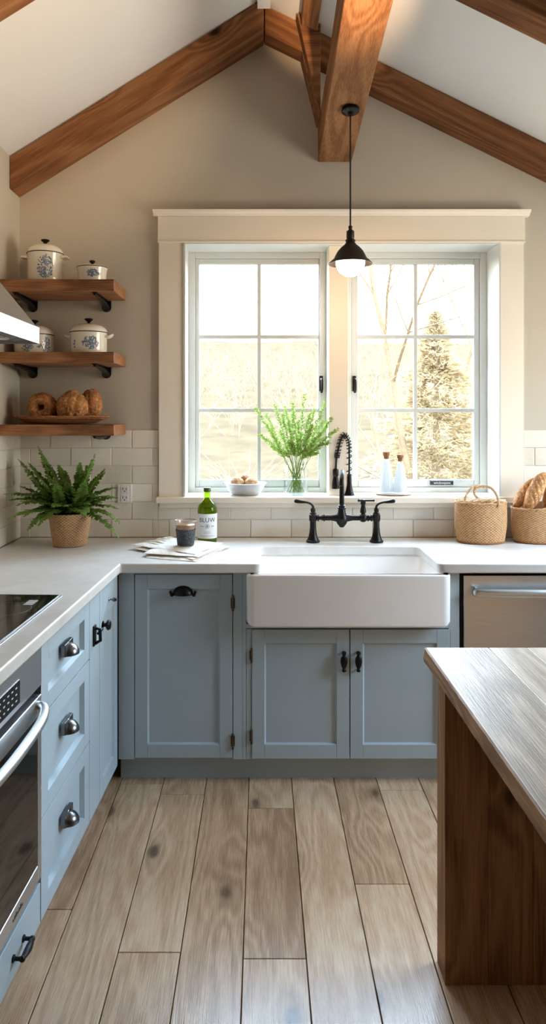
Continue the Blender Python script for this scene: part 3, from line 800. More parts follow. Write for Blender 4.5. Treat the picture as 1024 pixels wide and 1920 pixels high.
# ------------------------------------------------------------------ island
isl = thing('island_table', 'wooden kitchen island with a thick weathered plank top at the right edge', 'kitchen island', (1.0, 1.95, 0))
zt = .856
mb = MB(); at = []
xs = [.463, .640, .748, .845, .96, 1.10, 1.26, 1.40, 1.55]
for a, b in zip(xs[:-1], xs[1:]):
    n0 = len(mb.v); mb.box((a, .70, zt-.042), (b, 2.026, zt)); at += [R.random()]*8
mb.att['plank'] = at
mb.build('tabletop', M['islandtop'], isl, bevel=.003, seg=2)
mb = MB()
n = 60                                                   # rough live-sawn edge strip along the left side
ring = []
for i in range(n+1):
    y = .70+(2.027-.70)*i/n
    j = lambda s_: noise.noise(Vector((y*22, s_, 0)))*.0022
    ring.append([(.4628, y, zt-.0415), (.4590+j(1), y, zt-.040), (.4580+j(2), y, zt-.028), (.4582+j(3), y, zt-.014), (.4592+j(4), y, zt-.003), (.4628, y, zt-.0005)])
vs = [p for r in ring for p in r]; fs = [(i*6+k, i*6+k+1, (i+1)*6+k+1, (i+1)*6+k) for i in range(n) for k in range(5)]
mb.add(vs, fs, True); fixn(mb.build('sawn_edge', M['islandedge'], isl))
MB().box((.50, .75, zt-.062), (.530, 1.905, zt-.0425)).build('apron', M['islandedge'], isl, bevel=.002)
def panel(y0, y1, name):
    mb = MB(); at = []
    ed = [.486, .485+.116, .485+.235, .485+.36, .98, 1.12, 1.26, 1.40, 1.52]
    for a, b in zip(ed[:-1], ed[1:]):
        mb.box((a, y0, 0), (b-.0003, y1, zt-.0425)); at += [R.random()]*8
    mb.att['plank'] = at
    return mb.build(name, M['islandleg'], isl, bevel=.002)
panel(1.905, 1.990, 'end_panel'); 
mb = MB(); mb.box((.486, .75, 0), (1.52, .83, zt-.0425)); mb.att['plank'] = [.4]*8; mb.build('end_panel', M['islandleg'], isl, bevel=.002)
# ------------------------------------------------------------------ shelves
def shelf(zt, h, label, drop=.032, xs_=(-1.125, -.762)):
    s = thing('wall_shelf', label, 'shelf', (-.93, 3.4, zt-h), group='wooden wall shelves with iron brackets')
    MB().box((LW+.001, 3.255, zt-h), (-.666, BW-.0105, zt)).build('board', M['shelf'], s, bevel=.003)
    for x in xs_:
        mb = MB(); zb = zt-h
        # round-ended wall plate, swept arm and top strip
        pl_ = [(x-.023, zb)] + [(x-.023*cos(pi*k/12), zb-drop-.023*sin(pi*k/12)) for k in range(13)] + [(x+.023, zb)]
        yb = BW-.0005 if zb > CT+.53 else BW-.0105
        mb.prism(pl_, yb-.009, yb)
        mb.prism([(x-.012, zb-.004), (x+.012, zb-.004), (x+.012, zb), (x-.012, zb)], 3.285, yb)
        pts = spline([(x, yb-.006, zb-drop-.006), (x, yb-.030, zb-drop+.002), (x, yb-.075, zb-drop*.45-.004), (x, yb-.15, zb-.011), (x, 3.29, zb-.007)], 6)
        mb.tube(pts, [.019-.012*i/(len(pts)-1) for i in range(len(pts))], 10)
        for dz in (.012, drop): mb.ball((x, yb-.010, zb-dz), .005, n=8, m=6)
        mb.build('shelf_bracket', M['iron'], s, bevel=.001, seg=1)
    return s
shelf(2.126, .053, 'uppermost of the three wooden wall shelves, carrying two enamel pots')
shelf(1.797, .050, 'middle of the three wooden wall shelves, behind the range hood tip')
shelf(1.468, .050, 'lowest wooden wall shelf, carrying the bread tray', .004, (-.762,))

# ------------------------------------------------------------------ enamel pots
def flowers(mb, c, rfun, a0, z0, hw, hh, n, seed):
    """small blue leaves and petals printed on the side of the pot, facing angle a0"""
    rr = random.Random(seed)
    for i in range(n):
        t_ = rr.random()*2*pi; q = sqrt(rr.random()); u = q*cos(t_)*hw; w = q*sin(t_)*hh
        if rr.random() < .2: u *= .25
        L = rr.uniform(.008, .013); W_ = L*rr.uniform(.22, .4)
        dr = math.atan2(w+hh*.9, u)+rr.uniform(-.7, .7)
        cs = [(u-L/2*cos(dr), w-L/2*sin(dr)), (u-W_*sin(dr), w+W_*cos(dr)), (u+L/2*cos(dr), w+L/2*sin(dr)), (u+W_*sin(dr), w-W_*cos(dr))]
        vs = []
        for (uu, ww) in cs:
            z = z0+ww; r = rfun(z)+.0006; a = a0+uu/r
            vs.append((c[0]+r*cos(a), c[1]+r*sin(a), z))
        mb.mi = 1; mb.add(vs, [(0, 1, 2, 3)]); mb.mi = 0
def pot(label, cx, cy, z, R_, H, dome, kind, motifs, seed=1, turn=0.):
    p = thing('enamel_pot', label, 'pot', (cx, cy, z), group='blue flowered cream enamel pots on the shelves')
    if kind == 'low': prof = [(R_*.80, 0), (R_*.90, .004), (R_*.93, .014), (R_*.96, H*.6), (R_*1.0, H-.010), (R_*1.05, H-.002), (R_*1.05, H)]
    else: prof = [(R_*.86, 0), (R_*.94, .003), (R_*.985, .012), (R_, .03), (R_, H-.008), (R_*1.03, H-.002), (R_*1.03, H)]
    prof = [(r, z+h) for r, h in prof]
    inner = [(R_*.96, z+H), (R_*.94, z+H-.01), (R_*.9, z+.01), (.001, z+.01)]
    def rf(zz):
        for (r0, z0), (r1, z1) in zip(prof[:-1], prof[1:]):
            if z0 <= zz <= z1: return r0+(r1-r0)*(zz-z0)/max(1e-6, z1-z0)
        return R_
    mb = MB(); mb.lathe(prof+inner, (cx, cy, 0), 48)
    for (da, dz, hw, hh, n) in motifs:
        a0 = math.atan2(-cy, -cx)+da
        flowers(mb, (cx, cy), rf, a0, z+H*dz, hw, hh, n, seed+int(da*10))
    mb.build('pot_body', [M['enamel'], M['blueflower']], p)
    mb = MB(); mb.lathe([(R_*1.035, z+H), (R_*1.06, z+H+.0015), (R_*1.04, z+H+.004), (R_*1.0, z+H+.004)], (cx, cy, 0), 48, cap0=False, cap1=False); mb.build('black_rim', M['cord'], p)
    n = 9; lp = [(R_*1.03*cos(pi/2*i/n)**.8 if i < n else .001, z+H+.004+dome*sin(pi/2*i/n)) for i in range(n+1)]
    l = MB().lathe(lp, (cx, cy, 0), 48).build('lid', M['enamel'], p)
    zk = z+H+.004+dome; k = 1. if kind != 'low' else .7
    MB().lathe([(.008*k, zk-.002), (.006*k, zk+.004), (.010*k, zk+.010), (.019*k, zk+.017), (.0205*k, zk+.021), (.014*k, zk+.0245), (.001, zk+.0255)], (cx, cy, 0), 24).build('lid_knob', M['iron'], l)
    if kind != 'low':
        for s_ in (-1, 1):
            mb = MB(); zz = z+H-.018; x0 = cx+s_*R_*.97
            if kind == 'flat':
                mb.prism([(x0, zz-.004), (x0, zz+.010), (x0+s_*.026, zz+.010), (x0+s_*.033, zz+.006), (x0+s_*.031, zz), (x0+s_*.018, zz-.001)], cy-.026, cy+.026)
            else:
                mb.tube(spline([(x0, cy-.022, zz), (x0+s_*.018, cy-.020, zz+.002), (x0+s_*.030, cy, zz+.012), (x0+s_*.018, cy+.020, zz+.002), (x0, cy+.022, zz)], 5), .0052, 8)
                mb.tube(spline([(x0, cy-.008, zz-.004), (x0+s_*.016, cy-.004, zz-.002), (x0+s_*.031, cy, zz+.013)], 5), .0050, 8)
            fixn(mb.build('pot_handle', M['enamel'], p, bevel=.003 if kind == 'flat' else 0, seg=2))
    if turn:
        for ch in p.children:
            if ch.name.startswith('pot_handle'): ch.rotation_euler = (0, 0, turn)
    return p
pot('tall cream enamel pot with a large blue flower spray on the uppermost shelf', -1.020, 3.40, 2.126, .0815, .142, .044, 'flat', [(.0, .52, .038, .054, 150)], 3)
pot('small low cream enamel pot with a flat lid on the uppermost shelf', -.798, 3.40, 2.126, .0685, .077, .010, 'low', [(.0, .58, .030, .016, 60)], 5)
pot('cream enamel pot half hidden behind the range hood tip on the middle shelf', -1.073, 3.40, 1.797, .0905, .088, .046, 'tube', [(-.35, .35, .028, .022, 50), (.62, .45, .026, .036, 60), (.25, .35, .008, .008, 8)], 7, 1.35)
pot('round cream enamel pot with two upturned ears on the middle shelf', -.815, 3.40, 1.797, .0850, .100, .042, 'tube', [(.10, .50, .038, .030, 110), (-.86, .45, .007, .022, 12)], 9)

# ------------------------------------------------------------------ bread and tray on the lowest shelf
zb = 1.468
tr = thing('bread_tray', 'oval brown rattan tray holding bread on the lowest shelf', 'tray', (-.940, 3.39, zb))
mb = MB(); n = 72
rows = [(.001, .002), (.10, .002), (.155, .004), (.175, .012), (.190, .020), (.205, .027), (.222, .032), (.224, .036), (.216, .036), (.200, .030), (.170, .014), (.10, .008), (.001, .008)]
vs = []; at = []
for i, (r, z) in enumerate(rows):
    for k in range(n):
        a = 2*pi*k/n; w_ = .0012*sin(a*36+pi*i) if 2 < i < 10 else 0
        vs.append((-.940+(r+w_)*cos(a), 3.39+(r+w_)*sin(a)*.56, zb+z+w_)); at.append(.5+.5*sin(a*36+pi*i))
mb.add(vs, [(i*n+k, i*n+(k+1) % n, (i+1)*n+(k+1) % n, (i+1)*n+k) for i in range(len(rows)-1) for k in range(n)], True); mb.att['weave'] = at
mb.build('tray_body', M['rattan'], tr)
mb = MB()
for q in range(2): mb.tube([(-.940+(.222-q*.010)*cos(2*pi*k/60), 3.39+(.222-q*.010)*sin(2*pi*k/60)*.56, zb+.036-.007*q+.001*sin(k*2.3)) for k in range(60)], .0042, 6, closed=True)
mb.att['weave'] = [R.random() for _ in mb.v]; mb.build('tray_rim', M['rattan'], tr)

def blob(name, mat, c, dims, parent=None, bump_=.06, fr=9., rot=(0,0,0), groove=None, seed=0., sub=5, flat=.0):
    bm = bmesh.new(); bmesh.ops.create_icosphere(bm, subdivisions=sub, radius=1)
    Rm = (Matrix.Rotation(rot[2], 4, 'Z') @ Matrix.Rotation(rot[1], 4, 'Y') @ Matrix.Rotation(rot[0], 4, 'X'))
    for v in bm.verts:
        p = v.co.copy(); q = p.copy(); q.x *= dims[0]; q.y *= dims[1]; q.z *= dims[2]
        s_ = 1+bump_*noise.fractal(q*fr*3+Vector((seed, seed, 0)), 1., 2., 4)
        s_ += bump_*.35*noise.noise(q*220)
        if groove: s_ += groove(p)
        q = q*s_
        if flat and q.z < -dims[2]*flat: q.z = -dims[2]*flat
        v.co = Rm.to_3x3() @ q
    zmin = min(v.co.z for v in bm.verts)
    c = Vector(c)
    me = bpy.data.meshes.new(name); bm.to_mesh(me); bm.free(); me.materials.append(mat)
    for p in me.polygons: p.use_smooth = True
    o = bpy.data.objects.new(name, me); o.location = (c.x, c.y, c.z-zmin); link(o, parent)
    return o
# ring loaf standing up
mb = MB(); vs = []; n, m = 64, 28; Rr, rr_ = .0395, .0285
for i in range(n):
    a = 2*pi*i/n
    for k in range(m):
        b = 2*pi*k/m; r = rr_*(1+.10*noise.noise(Vector((cos(a)*2, sin(a)*2, cos(b)*2)))+.03*noise.noise(Vector((cos(a)*9, sin(a)*9, b*5))))
        vs.append(((Rr+r*cos(b))*cos(a), r*1.5*sin(b), (Rr+r*cos(b))*sin(a)))
mb.add(vs, [(i*m+k, i*m+(k+1) % m, ((i+1) % n)*m+(k+1) % m, ((i+1) % n)*m+k) for i in range(n) for k in range(m)], True)
mb.v = [(x, y, z) for x, y, z in mb.v]
o = mb.build('ring_loaf', M['bread']); o.location = (px(79.5, 759, 3.37).x, 3.37, zb+.0735+.012-.004); o.rotation_euler = (radians(4), 0, 0)
tag(o, 'ring shaped loaf with a dark hole on the rattan tray', 'bread')
mb = MB(); mb.lathe([(.001, -.004), (.020, -.002), (.020, .002), (.001, .004)], (0, .006, 0), 24, axis=(0, 1, 0)); mb.build('dark_center', M['crumb'], o, local=True)
def braid(p): 
    a = math.atan2(p.z, p.x); return -.10*math.exp(-((p.x-.12*p.z-.38)/.10)**2)-.05*abs(sin(a*2.2+p.y*2.5))**6 - .04*math.exp(-((p.x+.35+p.z*.5)/.07)**2)
o = blob('bread_loaf', M['bread'], (px(136, 0, 3.37).x, 3.36, zb+.009), (.074, .060, .079), groove=braid, seed=3., flat=.9)
tag(o, 'large round golden loaf in the middle of the rattan tray', 'bread')
o = blob('bread_loaf', M['bread'], (px(170, 0, 3.43).x-.004, 3.435, zb+.009), (.058, .050, .082), groove=lambda p: -.05*math.exp(-((p.x-.1+p.z*.4)/.09)**2), seed=8., rot=(0, .15, 0), flat=.93)
tag(o, 'brown loaf leaning behind the large round loaf, right end of the tray', 'bread')
o = blob('bread_loaf', M['bread'], (px(108, 0, 3.46).x, 3.455, zb+.009), (.050, .04, .052), seed=12., flat=.92)
tag(o, 'loaf peeking out between the ring loaf and the large round loaf', 'bread')

# ------------------------------------------------------------------ outlet
ot = thing('wall_outlet', 'white power outlet on the tiles right of the fern', 'outlet', (-.671, BW-.01, 1.125))
MB().box((-.706, BW-.0155, 1.080), (-.636, BW-.0101, 1.172)).build('cover_plate', M['plastic'], ot, bevel=.003)
for z in (1.105, 1.147):
    mb = MB(); mb.box((-.689, BW-.018, z-.016), (-.653, BW-.0153, z+.016)); f_ = mb.build('socket', M['plastic'], ot, bevel=.003)
    mb = MB().box((-.681, BW-.0186, z-.004), (-.678, BW-.0179, z+.009)).box((-.664, BW-.0186, z-.003), (-.661, BW-.0179, z+.007)); mb.lathe([(.003, 0), (.003, .0008)], (-.671, BW-.0179, z-.009), 10, axis=(0, -1, 0)); mb.build('slots', M['cord'], f_)

# ------------------------------------------------------------------ woven vessels
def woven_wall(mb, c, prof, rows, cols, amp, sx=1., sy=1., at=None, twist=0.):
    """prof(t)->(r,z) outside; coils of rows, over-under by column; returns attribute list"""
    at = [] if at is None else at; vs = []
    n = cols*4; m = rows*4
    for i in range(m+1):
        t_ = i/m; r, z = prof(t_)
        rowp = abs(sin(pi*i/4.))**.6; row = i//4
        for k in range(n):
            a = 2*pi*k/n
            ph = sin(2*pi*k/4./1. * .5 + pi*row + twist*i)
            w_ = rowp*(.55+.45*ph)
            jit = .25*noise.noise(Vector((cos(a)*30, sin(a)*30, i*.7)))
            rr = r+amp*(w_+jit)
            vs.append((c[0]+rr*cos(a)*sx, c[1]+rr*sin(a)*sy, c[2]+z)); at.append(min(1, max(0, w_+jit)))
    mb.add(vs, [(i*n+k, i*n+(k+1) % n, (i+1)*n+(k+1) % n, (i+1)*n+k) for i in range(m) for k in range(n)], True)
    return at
fx, fy = -.885, 3.33
fn = thing('potted_fern', 'green fern in a tapered wicker pot in the worktop corner', 'plant', (fx, fy, CT))
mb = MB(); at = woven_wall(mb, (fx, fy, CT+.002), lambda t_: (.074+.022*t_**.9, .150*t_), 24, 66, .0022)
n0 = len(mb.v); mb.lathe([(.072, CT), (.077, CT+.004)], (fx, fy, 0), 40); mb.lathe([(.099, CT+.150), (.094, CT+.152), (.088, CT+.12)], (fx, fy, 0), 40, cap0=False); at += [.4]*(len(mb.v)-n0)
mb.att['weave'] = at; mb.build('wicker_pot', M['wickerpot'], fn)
MB().lathe([(.085, 0), (.09, .012), (.06, .018), (.01, .020)], (fx, fy, CT+.120), 24).build('soil', M['soil'], fn)
def frond(base, tip, sag, wid, n=46, rnd=None):
    rnd = rnd or R; mb = MB()
    b = Vector(base); t_ = Vector(tip); ctrl = (b+t_)/2+Vector((0, 0, sag)); pts = []
    for i in range(n+1):
        s_ = i/n; pts.append(b*(1-s_)**2+ctrl*2*s_*(1-s_)+t_*s_*s_)
    mb.tube(pts, [.0014*(1-.7*i/n) for i in range(n+1)], 5)
    side0 = None
    for i in range(3, n+1):
        s_ = i/n; d = (pts[i]-pts[i-1]).normalized()
        side = d.cross(Vector((0, 0, 1)))
        if side.length < .25: side = d.cross(Vector((0, 1, .3)))
        side.normalize(); nrm = side.cross(d)
        L = wid*min(1., .35+s_*3)*(1-s_**2.2)**.8+.006
        for sg in (-1, 1):
            for rep in range(2):
                l = L*rnd.uniform(.75, 1.15); o = pts[i]+d*rnd.uniform(-.002, .002)
                dirv = (side*sg*.9+d*rnd.uniform(.15, .6)+nrm*rnd.uniform(-.45, .35)).normalized()
                wv = dirv.cross(nrm).normalized(); w = l*.17+.0014
                drop = Vector((0, 0, -l*rnd.uniform(.02, .22)))
                # toothed pinna
                c1 = o+dirv*l*.33; c2 = o+dirv*l*.66+drop*.4; c3 = o+dirv*l+drop
                vs = [o-wv*w*.5, o+wv*w*.5, c1+wv*w*1.25, c1-wv*w*1.25, c2+wv*w*.95, c2-wv*w*.95, c3, c1+dirv*l*.10+wv*w*.6, c1+dirv*l*.1-wv*w*.6]
                mb.add(vs, [(0, 1, 2, 3), (3, 2, 7, 8), (8, 7, 4, 5), (5, 4, 6)])
    return mb
FR = [  # photo tips of the fronds, depth, sag, width
    (72, 838, 3.36, .02, .023), (35, 862, 3.34, .02, .022), (110, 872, 3.42, .03, .022), (150, 868, 3.30, .0, .020), (178, 852, 3.34, .02, .021), (196, 880, 3.38, .03, .020),
    (220, 914, 3.30, .06, .020), (216, 932, 3.26, .07, .019), (226, 982, 3.22, .10, .017), (8, 926, 3.20, .07, .026), (30, 948, 3.14, .08, .024), (72, 985, 3.14, .10, .020),
    (60, 900, 3.44, .03, .022), (95, 898, 3.18, .03, .022), (125, 905, 3.20, .04, .02), (160, 905, 3.16, .04, .02), (165, 960, 3.16, .07, .018), (192, 942, 3.40, .05, .018),
    (48, 925, 3.40, .05, .022), (140, 915, 3.48, .04, .02), (100, 950, 3.12, .06, .018), (45, 968, 3.20, .09, .018), (110, 925, 3.30, .03, .024), (84, 912, 3.26, .03, .024), (145, 935, 3.24, .05, .022), (178, 925, 3.24, .05, .02)]
FR += [(x+R.uniform(-22, 22), y+R.uniform(2, 26), d+R.uniform(-.06, .05), sg, w*.9) for (x, y, d, sg, w) in FR[:20]]
FR += [(fx_, 950+R.uniform(-14, 10), 3.2+R.uniform(-.04, .06), .05, .017) for fx_ in (90, 105, 122, 138, 152, 168)]
for (x, y, d, sg, w) in FR:
    x = max(x, 490+(LW+.03)*F/d)
    tip = px(x, y, d); a = R.uniform(0, 2*pi)
    frond((fx+.03*cos(a), fy+.03*sin(a), CT+.135), tip, sg, w*1.55).build('frond', M['fern'], fn)

# ------------------------------------------------------------------ folded linen
def cloth(z0, z1, poly, name, parent, seed, th=.0035, wav=.0025):
    """one folded layer: a quad sheet (4 corners) with creases, solid thickness"""
    mb = MB(); n, m = 44, 30; top = []; bot = []
    A, B, C, D = [Vector((*p, 0)) for p in poly]
    for j in range(m+1):
        for i in range(n+1):
            u, v = i/n, j/m
            p = (A*(1-u)+B*u)*(1-v)+(D*(1-u)+C*u)*v
            e = min(u, 1-u, v, 1-v)
            nz = noise.noise(Vector((p.x*14+seed, p.y*14, seed)))+.5*noise.noise(Vector((p.x*40, p.y*40, seed)))
            p.x += .004*noise.noise(Vector((v*7, seed, u*2))); p.y += .005*noise.noise(Vector((u*8, seed+3, v*2)))
            z = z0+(z1-z0)+wav*nz*min(1, e*6+.25)
            rim = max(0, 1-e*14)
            top.append((p.x, p.y, max(z0+.0005, z-rim**2*th*.9))); bot.append((p.x, p.y, max(z0, z-th-.0004)))
    N = (n+1)*(m+1); fs = []
    for j in range(m):
        for i in range(n):
            a = j*(n+1)+i; fs.append((a, a+1, a+n+2, a+n+1)); fs.append((N+a, N+a+n+1, N+a+n+2, N+a+1))
    for i in range(n): fs.append((i, N+i, N+i+1, i+1)); a = m*(n+1)+i; fs.append((a, a+1, N+a+1, N+a))
    for j in range(m): a = j*(n+1); fs.append((a, a+n+1, N+a+n+1, N+a)); a += n; fs.append((a, N+a, N+a+n+1, a+n+1))
    mb.add(top+bot, fs, True); return mb
nk = MB(); zc = CT+.0006
def gp(x, y, z=CT):
    d = (CZ-z)*F/(y-780); return ((x-490)*d/F, d)
layers = [[gp(272, 1046), gp(368, 1054), gp(424, 1030), gp(335, 1018)], [gp(250, 1032), gp(362, 1053), gp(430, 1028), gp(325, 1017)], [gp(268, 1044), gp(372, 1051), gp(422, 1029), gp(315, 1017)], [gp(246, 1030), gp(365, 1049), gp(418, 1027), gp(322, 1018)]]
for i, L in enumerate(layers):
    m_ = cloth(zc+i*.0064, zc+i*.0064+.0060, L, '', None, i*3.7, th=.0048, wav=.0034)
    nk.add(m_.v, m_.f, True)
# crumpled corner roll and folded front edge
for q in range(5):
    a0 = Vector((*gp(262+q*9, 1026-q*1.6), CT+.016+.004*(q % 2))); b0 = Vector((*gp(306+q*6, 1034-q*4), CT+.022))
    nk.tube(spline([a0, (a0+b0)/2+Vector((0, .004, .006)), b0], 6), [.0015, .004, .005, .006, .0065, .006, .005, .006, .006, .005, .004, .0025, .0015], 8)
o = nk.build('folded_linen', M['linen']); tag(o, 'striped cream linen cloth folded in layers on the worktop', 'cloth')

# ------------------------------------------------------------------ glass with dark sleeve, standing on the cloth
gx, gy, gz0 = -.333, 3.17, CT+.0290
gl = thing('drinking_glass', 'clear glass tumbler with a dark textured lower part on the linen cloth', 'glass', (gx, gy, gz0))
mb = MB(); H = .108
mb.lathe([(.033, 0), (.0345, .003), (.0455, H-.012), (.0475, H-.004), (.0485, H-.001), (.0475, H), (.0455, H-.003), (.0435, H-.014), (.0325, .008), (.001, .007)], (gx, gy, gz0), 40); mb.build('glass_wall', M['clear'], gl)
mb = MB(); n = 72; rows = 14; vs = []
for i in range(rows+1):
    h = .002+.069*i/rows; r = .0350+(.0455-.0345)*h/(H-.012)+.0006
    for k in range(n): vs.append((gx+(r+.0007*((i+k) % 2))*cos(2*pi*k/n), gy+(r+.0007*((i+k) % 2))*sin(2*pi*k/n), gz0+h))
mb.add(vs, [(i*n+k, i*n+(k+1) % n, (i+1)*n+(k+1) % n, (i+1)*n+k) for i in range(rows) for k in range(n)], True); mb.build('dark_sleeve', M['knit'], gl)
MB().lathe([(.0402, .071), (.0425, .084), (.0435, .0905), (.041, .0925), (.001, .0925)], (gx, gy, gz0), 32).build('amber_drink', M['amber'], gl)
MB().lathe([(.0478, H-.0015), (.0492, H), (.0478, H+.0012), (.0465, H)], (gx, gy, gz0), 40, cap0=False, cap1=False).build('lip', M['amber'], gl)

# ------------------------------------------------------------------ green bottle
bx, by = -.2555, 3.405
bt = thing('green_bottle', 'green glass bottle with a white label standing on the worktop', 'bottle', (bx, by, CT))
prof = [(.040, 0), (.0452, .003), (.0462, .008), (.0462, .150), (.0455, .160), (.041, .176), (.030, .191), (.0185, .201), (.0152, .210), (.0145, .232), (.0150, .235), (.0165, .237), (.0165, .246)]
prof_in = [(r-.0022, max(z, .004)) for r, z in prof[::-1]][:-1]+[(.001, .006)]
MB().lathe(prof, (bx, by, CT), 40, cap1=False).add and None
mb = MB(); mb.lathe(prof+prof_in, (bx, by, CT), 40); mb.build('bottle_glass', M['green'], bt)
MB().lathe([(.0155, .240), (.0172, .241), (.0172, .2575), (.016, .259), (.001, .259)], (bx, by, CT), 28).build('bottle_cap', M['greencap'], bt)
mb = MB(); rl = .0466; vs = []; n = 60; aC = math.atan2(-by, -bx)
for i, h in enumerate((.024, .139)):
    for k in range(n+1): a = aC-1.75+3.5*k/n; vs.append((bx+rl*cos(a), by+rl*sin(a), CT+h))
mb.add(vs, [(k, k+1, n+2+k, n+1+k) for k in range(n)], True)
lb = mb.build('paper_label', M['label'], bt)
bendf = lambda off: (lambda p: Vector(((rl+.0004+p.z)*cos(aC+p.x/rl), (rl+.0004+p.z)*sin(aC+p.x/rl), p.y+off)))
T_ = Matrix.Translation((bx, by, CT))
text_mesh('label_lettering', 'BLUW', .029, M['ink'], lb, T_, .0002, bendf(.110))
text_mesh('label_small_lettering', 'sirop', .0085, M['ink'], lb, T_, .0002, lambda p: bendf(.082)(p+Vector((-.026, 0, 0))))
text_mesh('label_small_lettering', 'fruit', .0085, M['ink'], lb, T_, .0002, lambda p: bendf(.082)(p+Vector((.026, 0, 0))))
text_mesh('label_small_lettering', 'OLD', .014, M['inklight'], lb, T_, .0002, bendf(.053))
mb = MB()
def lpt(u, w, e=.0006): r = rl+e; return (bx+r*cos(aC+u/rl), by+r*sin(aC+u/rl), CT+w)
for rad, th_ in ((.0105, .0012), (.006, .0008)):
    for k in range(32):
        a0, a1 = 2*pi*k/32, 2*pi*(k+1)/32
        mb.add([lpt(rad*cos(a0), .082+rad*sin(a0)), lpt(rad*cos(a1), .082+rad*sin(a1)), lpt((rad-th_)*cos(a1), .082+(rad-th_)*sin(a1)), lpt((rad-th_)*cos(a0), .082+(rad-th_)*sin(a0))], [(0, 1, 2, 3)])
for k in range(5):
    a0 = k*1.256; mb.add([lpt(.004*cos(a0), .082+.004*sin(a0)), lpt(.0045*cos(a0+.6), .082+.0045*sin(a0+.6)), lpt(.0005, .082), lpt(.002*cos(a0-.4), .082+.002*sin(a0-.4))], [(0, 1, 2, 3)])
mb.build('label_emblem', M['ink'], lb); mb = MB()
for h in (.0365,):
    for k in range(40):
        u0_ = -.040+.080*k/40; u1_ = u0_+.002; mb.add([lpt(u0_, h), lpt(u1_, h), lpt(u1_, h+.0009), lpt(u0_, h+.0009)], [(0, 1, 2, 3)])
mb.build('label_rule', M['ink'], lb)

# ------------------------------------------------------------------ sill: bowl and rolls, vase, coaster and two bottles
SZ = 1.1125
bwx, bwy = -.080, 3.622
bo = thing('shallow_bowl', 'white enamel bowl with rolls on the window sill', 'bowl', (bwx, bwy, SZ))
mb = MB(); mb.lathe([(.055, 0), (.066, .001), (.080, .014), (.094, .036), (.099, .050), (.107, .056), (.108, .059), (.105, .060), (.097, .054), (.091, .038), (.077, .017), (.060, .006), (.001, .005)], (bwx, bwy, SZ), 48)
mb.ball((bwx-.108, bwy, SZ+.057), .006, n=10, m=6); mb.build('bowl_body', M['bowl'], bo)
for i, (dx, dy, dz, l) in enumerate(((-.040, -.012, .030, 'small floury roll at the left in the bowl on the sill'), (.030, -.016, .030, 'small floury roll at the right in the bowl on the sill'), (-.002, .035, .040, 'small pale roll behind the two front rolls in the bowl'))):
    o = blob('bread_roll', M['roll'], (bwx+dx, bwy+dy, SZ+dz-.004), (.034, .034, .031), seed=20+i*5, sub=4, bump_=.09, groove=lambda p: -.05*math.exp(-((p.x)/.08)**2)); tag(o, l, 'bread roll', 'rolls in the sill bowl')
vx, vy = .174, 3.615
vs_ = thing('glass_vase', 'clear glass jar vase with water on the window sill', 'vase', (vx, vy, SZ))
R_ = .0615
outer = [(.050, 0), (.058, .002), (.0615, .010), (.0615, .115), (.060, .126), (.053, .138), (.0515, .150), (.053, .166), (.0565, .176), (.0575, .180)]
inner = [(r-.0028, max(z, .006)) for r, z in outer[::-1]][:-1]+[(.001, .007)]
mb = MB(); mb.lathe(outer+inner, (vx, vy, SZ), 44); mb.build('vase_glass', M['clear'], vs_)
MB().lathe([(.001, .009), (.052, .009), (.0565, .014), (.0565, .095), (.001, .095)], (vx, vy, SZ), 40).build('water', M['clear'], vs_)
bq = thing('greenery_bunch', 'bunch of fresh light green sprigs standing in the glass jar', 'cut greenery', (vx, vy, SZ+.008))
tips = [(480, 768), (500, 795), (515, 760), (535, 765), (550, 772), (570, 742), (590, 770), (609, 757), (630, 769), (632, 805), (615, 830), (595, 850), (487, 815), (510, 838), (540, 790), (560, 790), (585, 800), (605, 790), (525, 810), (565, 815), (550, 760), (620, 785), (500, 778), (580, 778), (545, 830), (590, 825), (530, 778), (600, 812)]
for i, (x, y) in enumerate(tips):
    tip = px(x, y, vy+R.uniform(-.10, .09)); dx = (tip.x-vx)
    foot = Vector((vx-dx*.10+R.uniform(-.036, .036), vy+R.uniform(-.036, .036), SZ+.012)); neck = Vector((vx+dx*.27+R.uniform(-.014, .014), vy+R.uniform(-.03, .03), SZ+.165))
    pts = spline([foot, neck, neck.lerp(tip, .55)+Vector((0, 0, .012)), tip], 10)
    mb = MB(); mb.mi = 1; mb.tube(pts, [.0017*(1-.6*k/len(pts)) for k in range(len(pts))], 5); mb.mi = 0
    N = len(pts)
    for j in range(12, N):
        s_ = (j-12)/(N-12); d = (pts[j]-pts[j-1]).normalized()
        for b_ in range(4):
            a = R.uniform(0, 2*pi); o1 = d.orthogonal().normalized(); o2 = d.cross(o1)
            bd = (d*.9+(o1*cos(a)+o2*sin(a))*.8).normalized(); L = R.uniform(.014, .034)*(1-.55*s_)
            mb.mi = 1; mb.tube([pts[j], pts[j]+bd*L], [.0007, .0004], 3); mb.mi = 0
            for q in range(6):
                p = pts[j]+bd*L*(q+1)/6; a2 = R.uniform(0, 2*pi)
                ld = (bd*.5+Vector((cos(a2), sin(a2), R.uniform(-.5, .7)))*.9).normalized(); w = ld.orthogonal().normalized()*R.uniform(.0020, .0034); l = R.uniform(.006, .010)
                mb.add([p, p+ld*l*.5+w, p+ld*l, p+ld*l*.5-w], [(0, 1, 2, 3)])
    mb.build('sprig', [M['sprig'], M['stem']], bq)
cs = thing('oval_coaster', 'small oval stone coaster under the two white bottles on the sill', 'coaster', (.662, 3.60, SZ))
mb = MB(); mb.lathe([(.080, 0), (.086, .002), (.088, .006), (.086, .0085), (.078, .0085), (.075, .007), (.001, .007)], (.662, 3.60, SZ), 44, sy=.58); mb.build('coaster_disc', M['quartz'], cs)
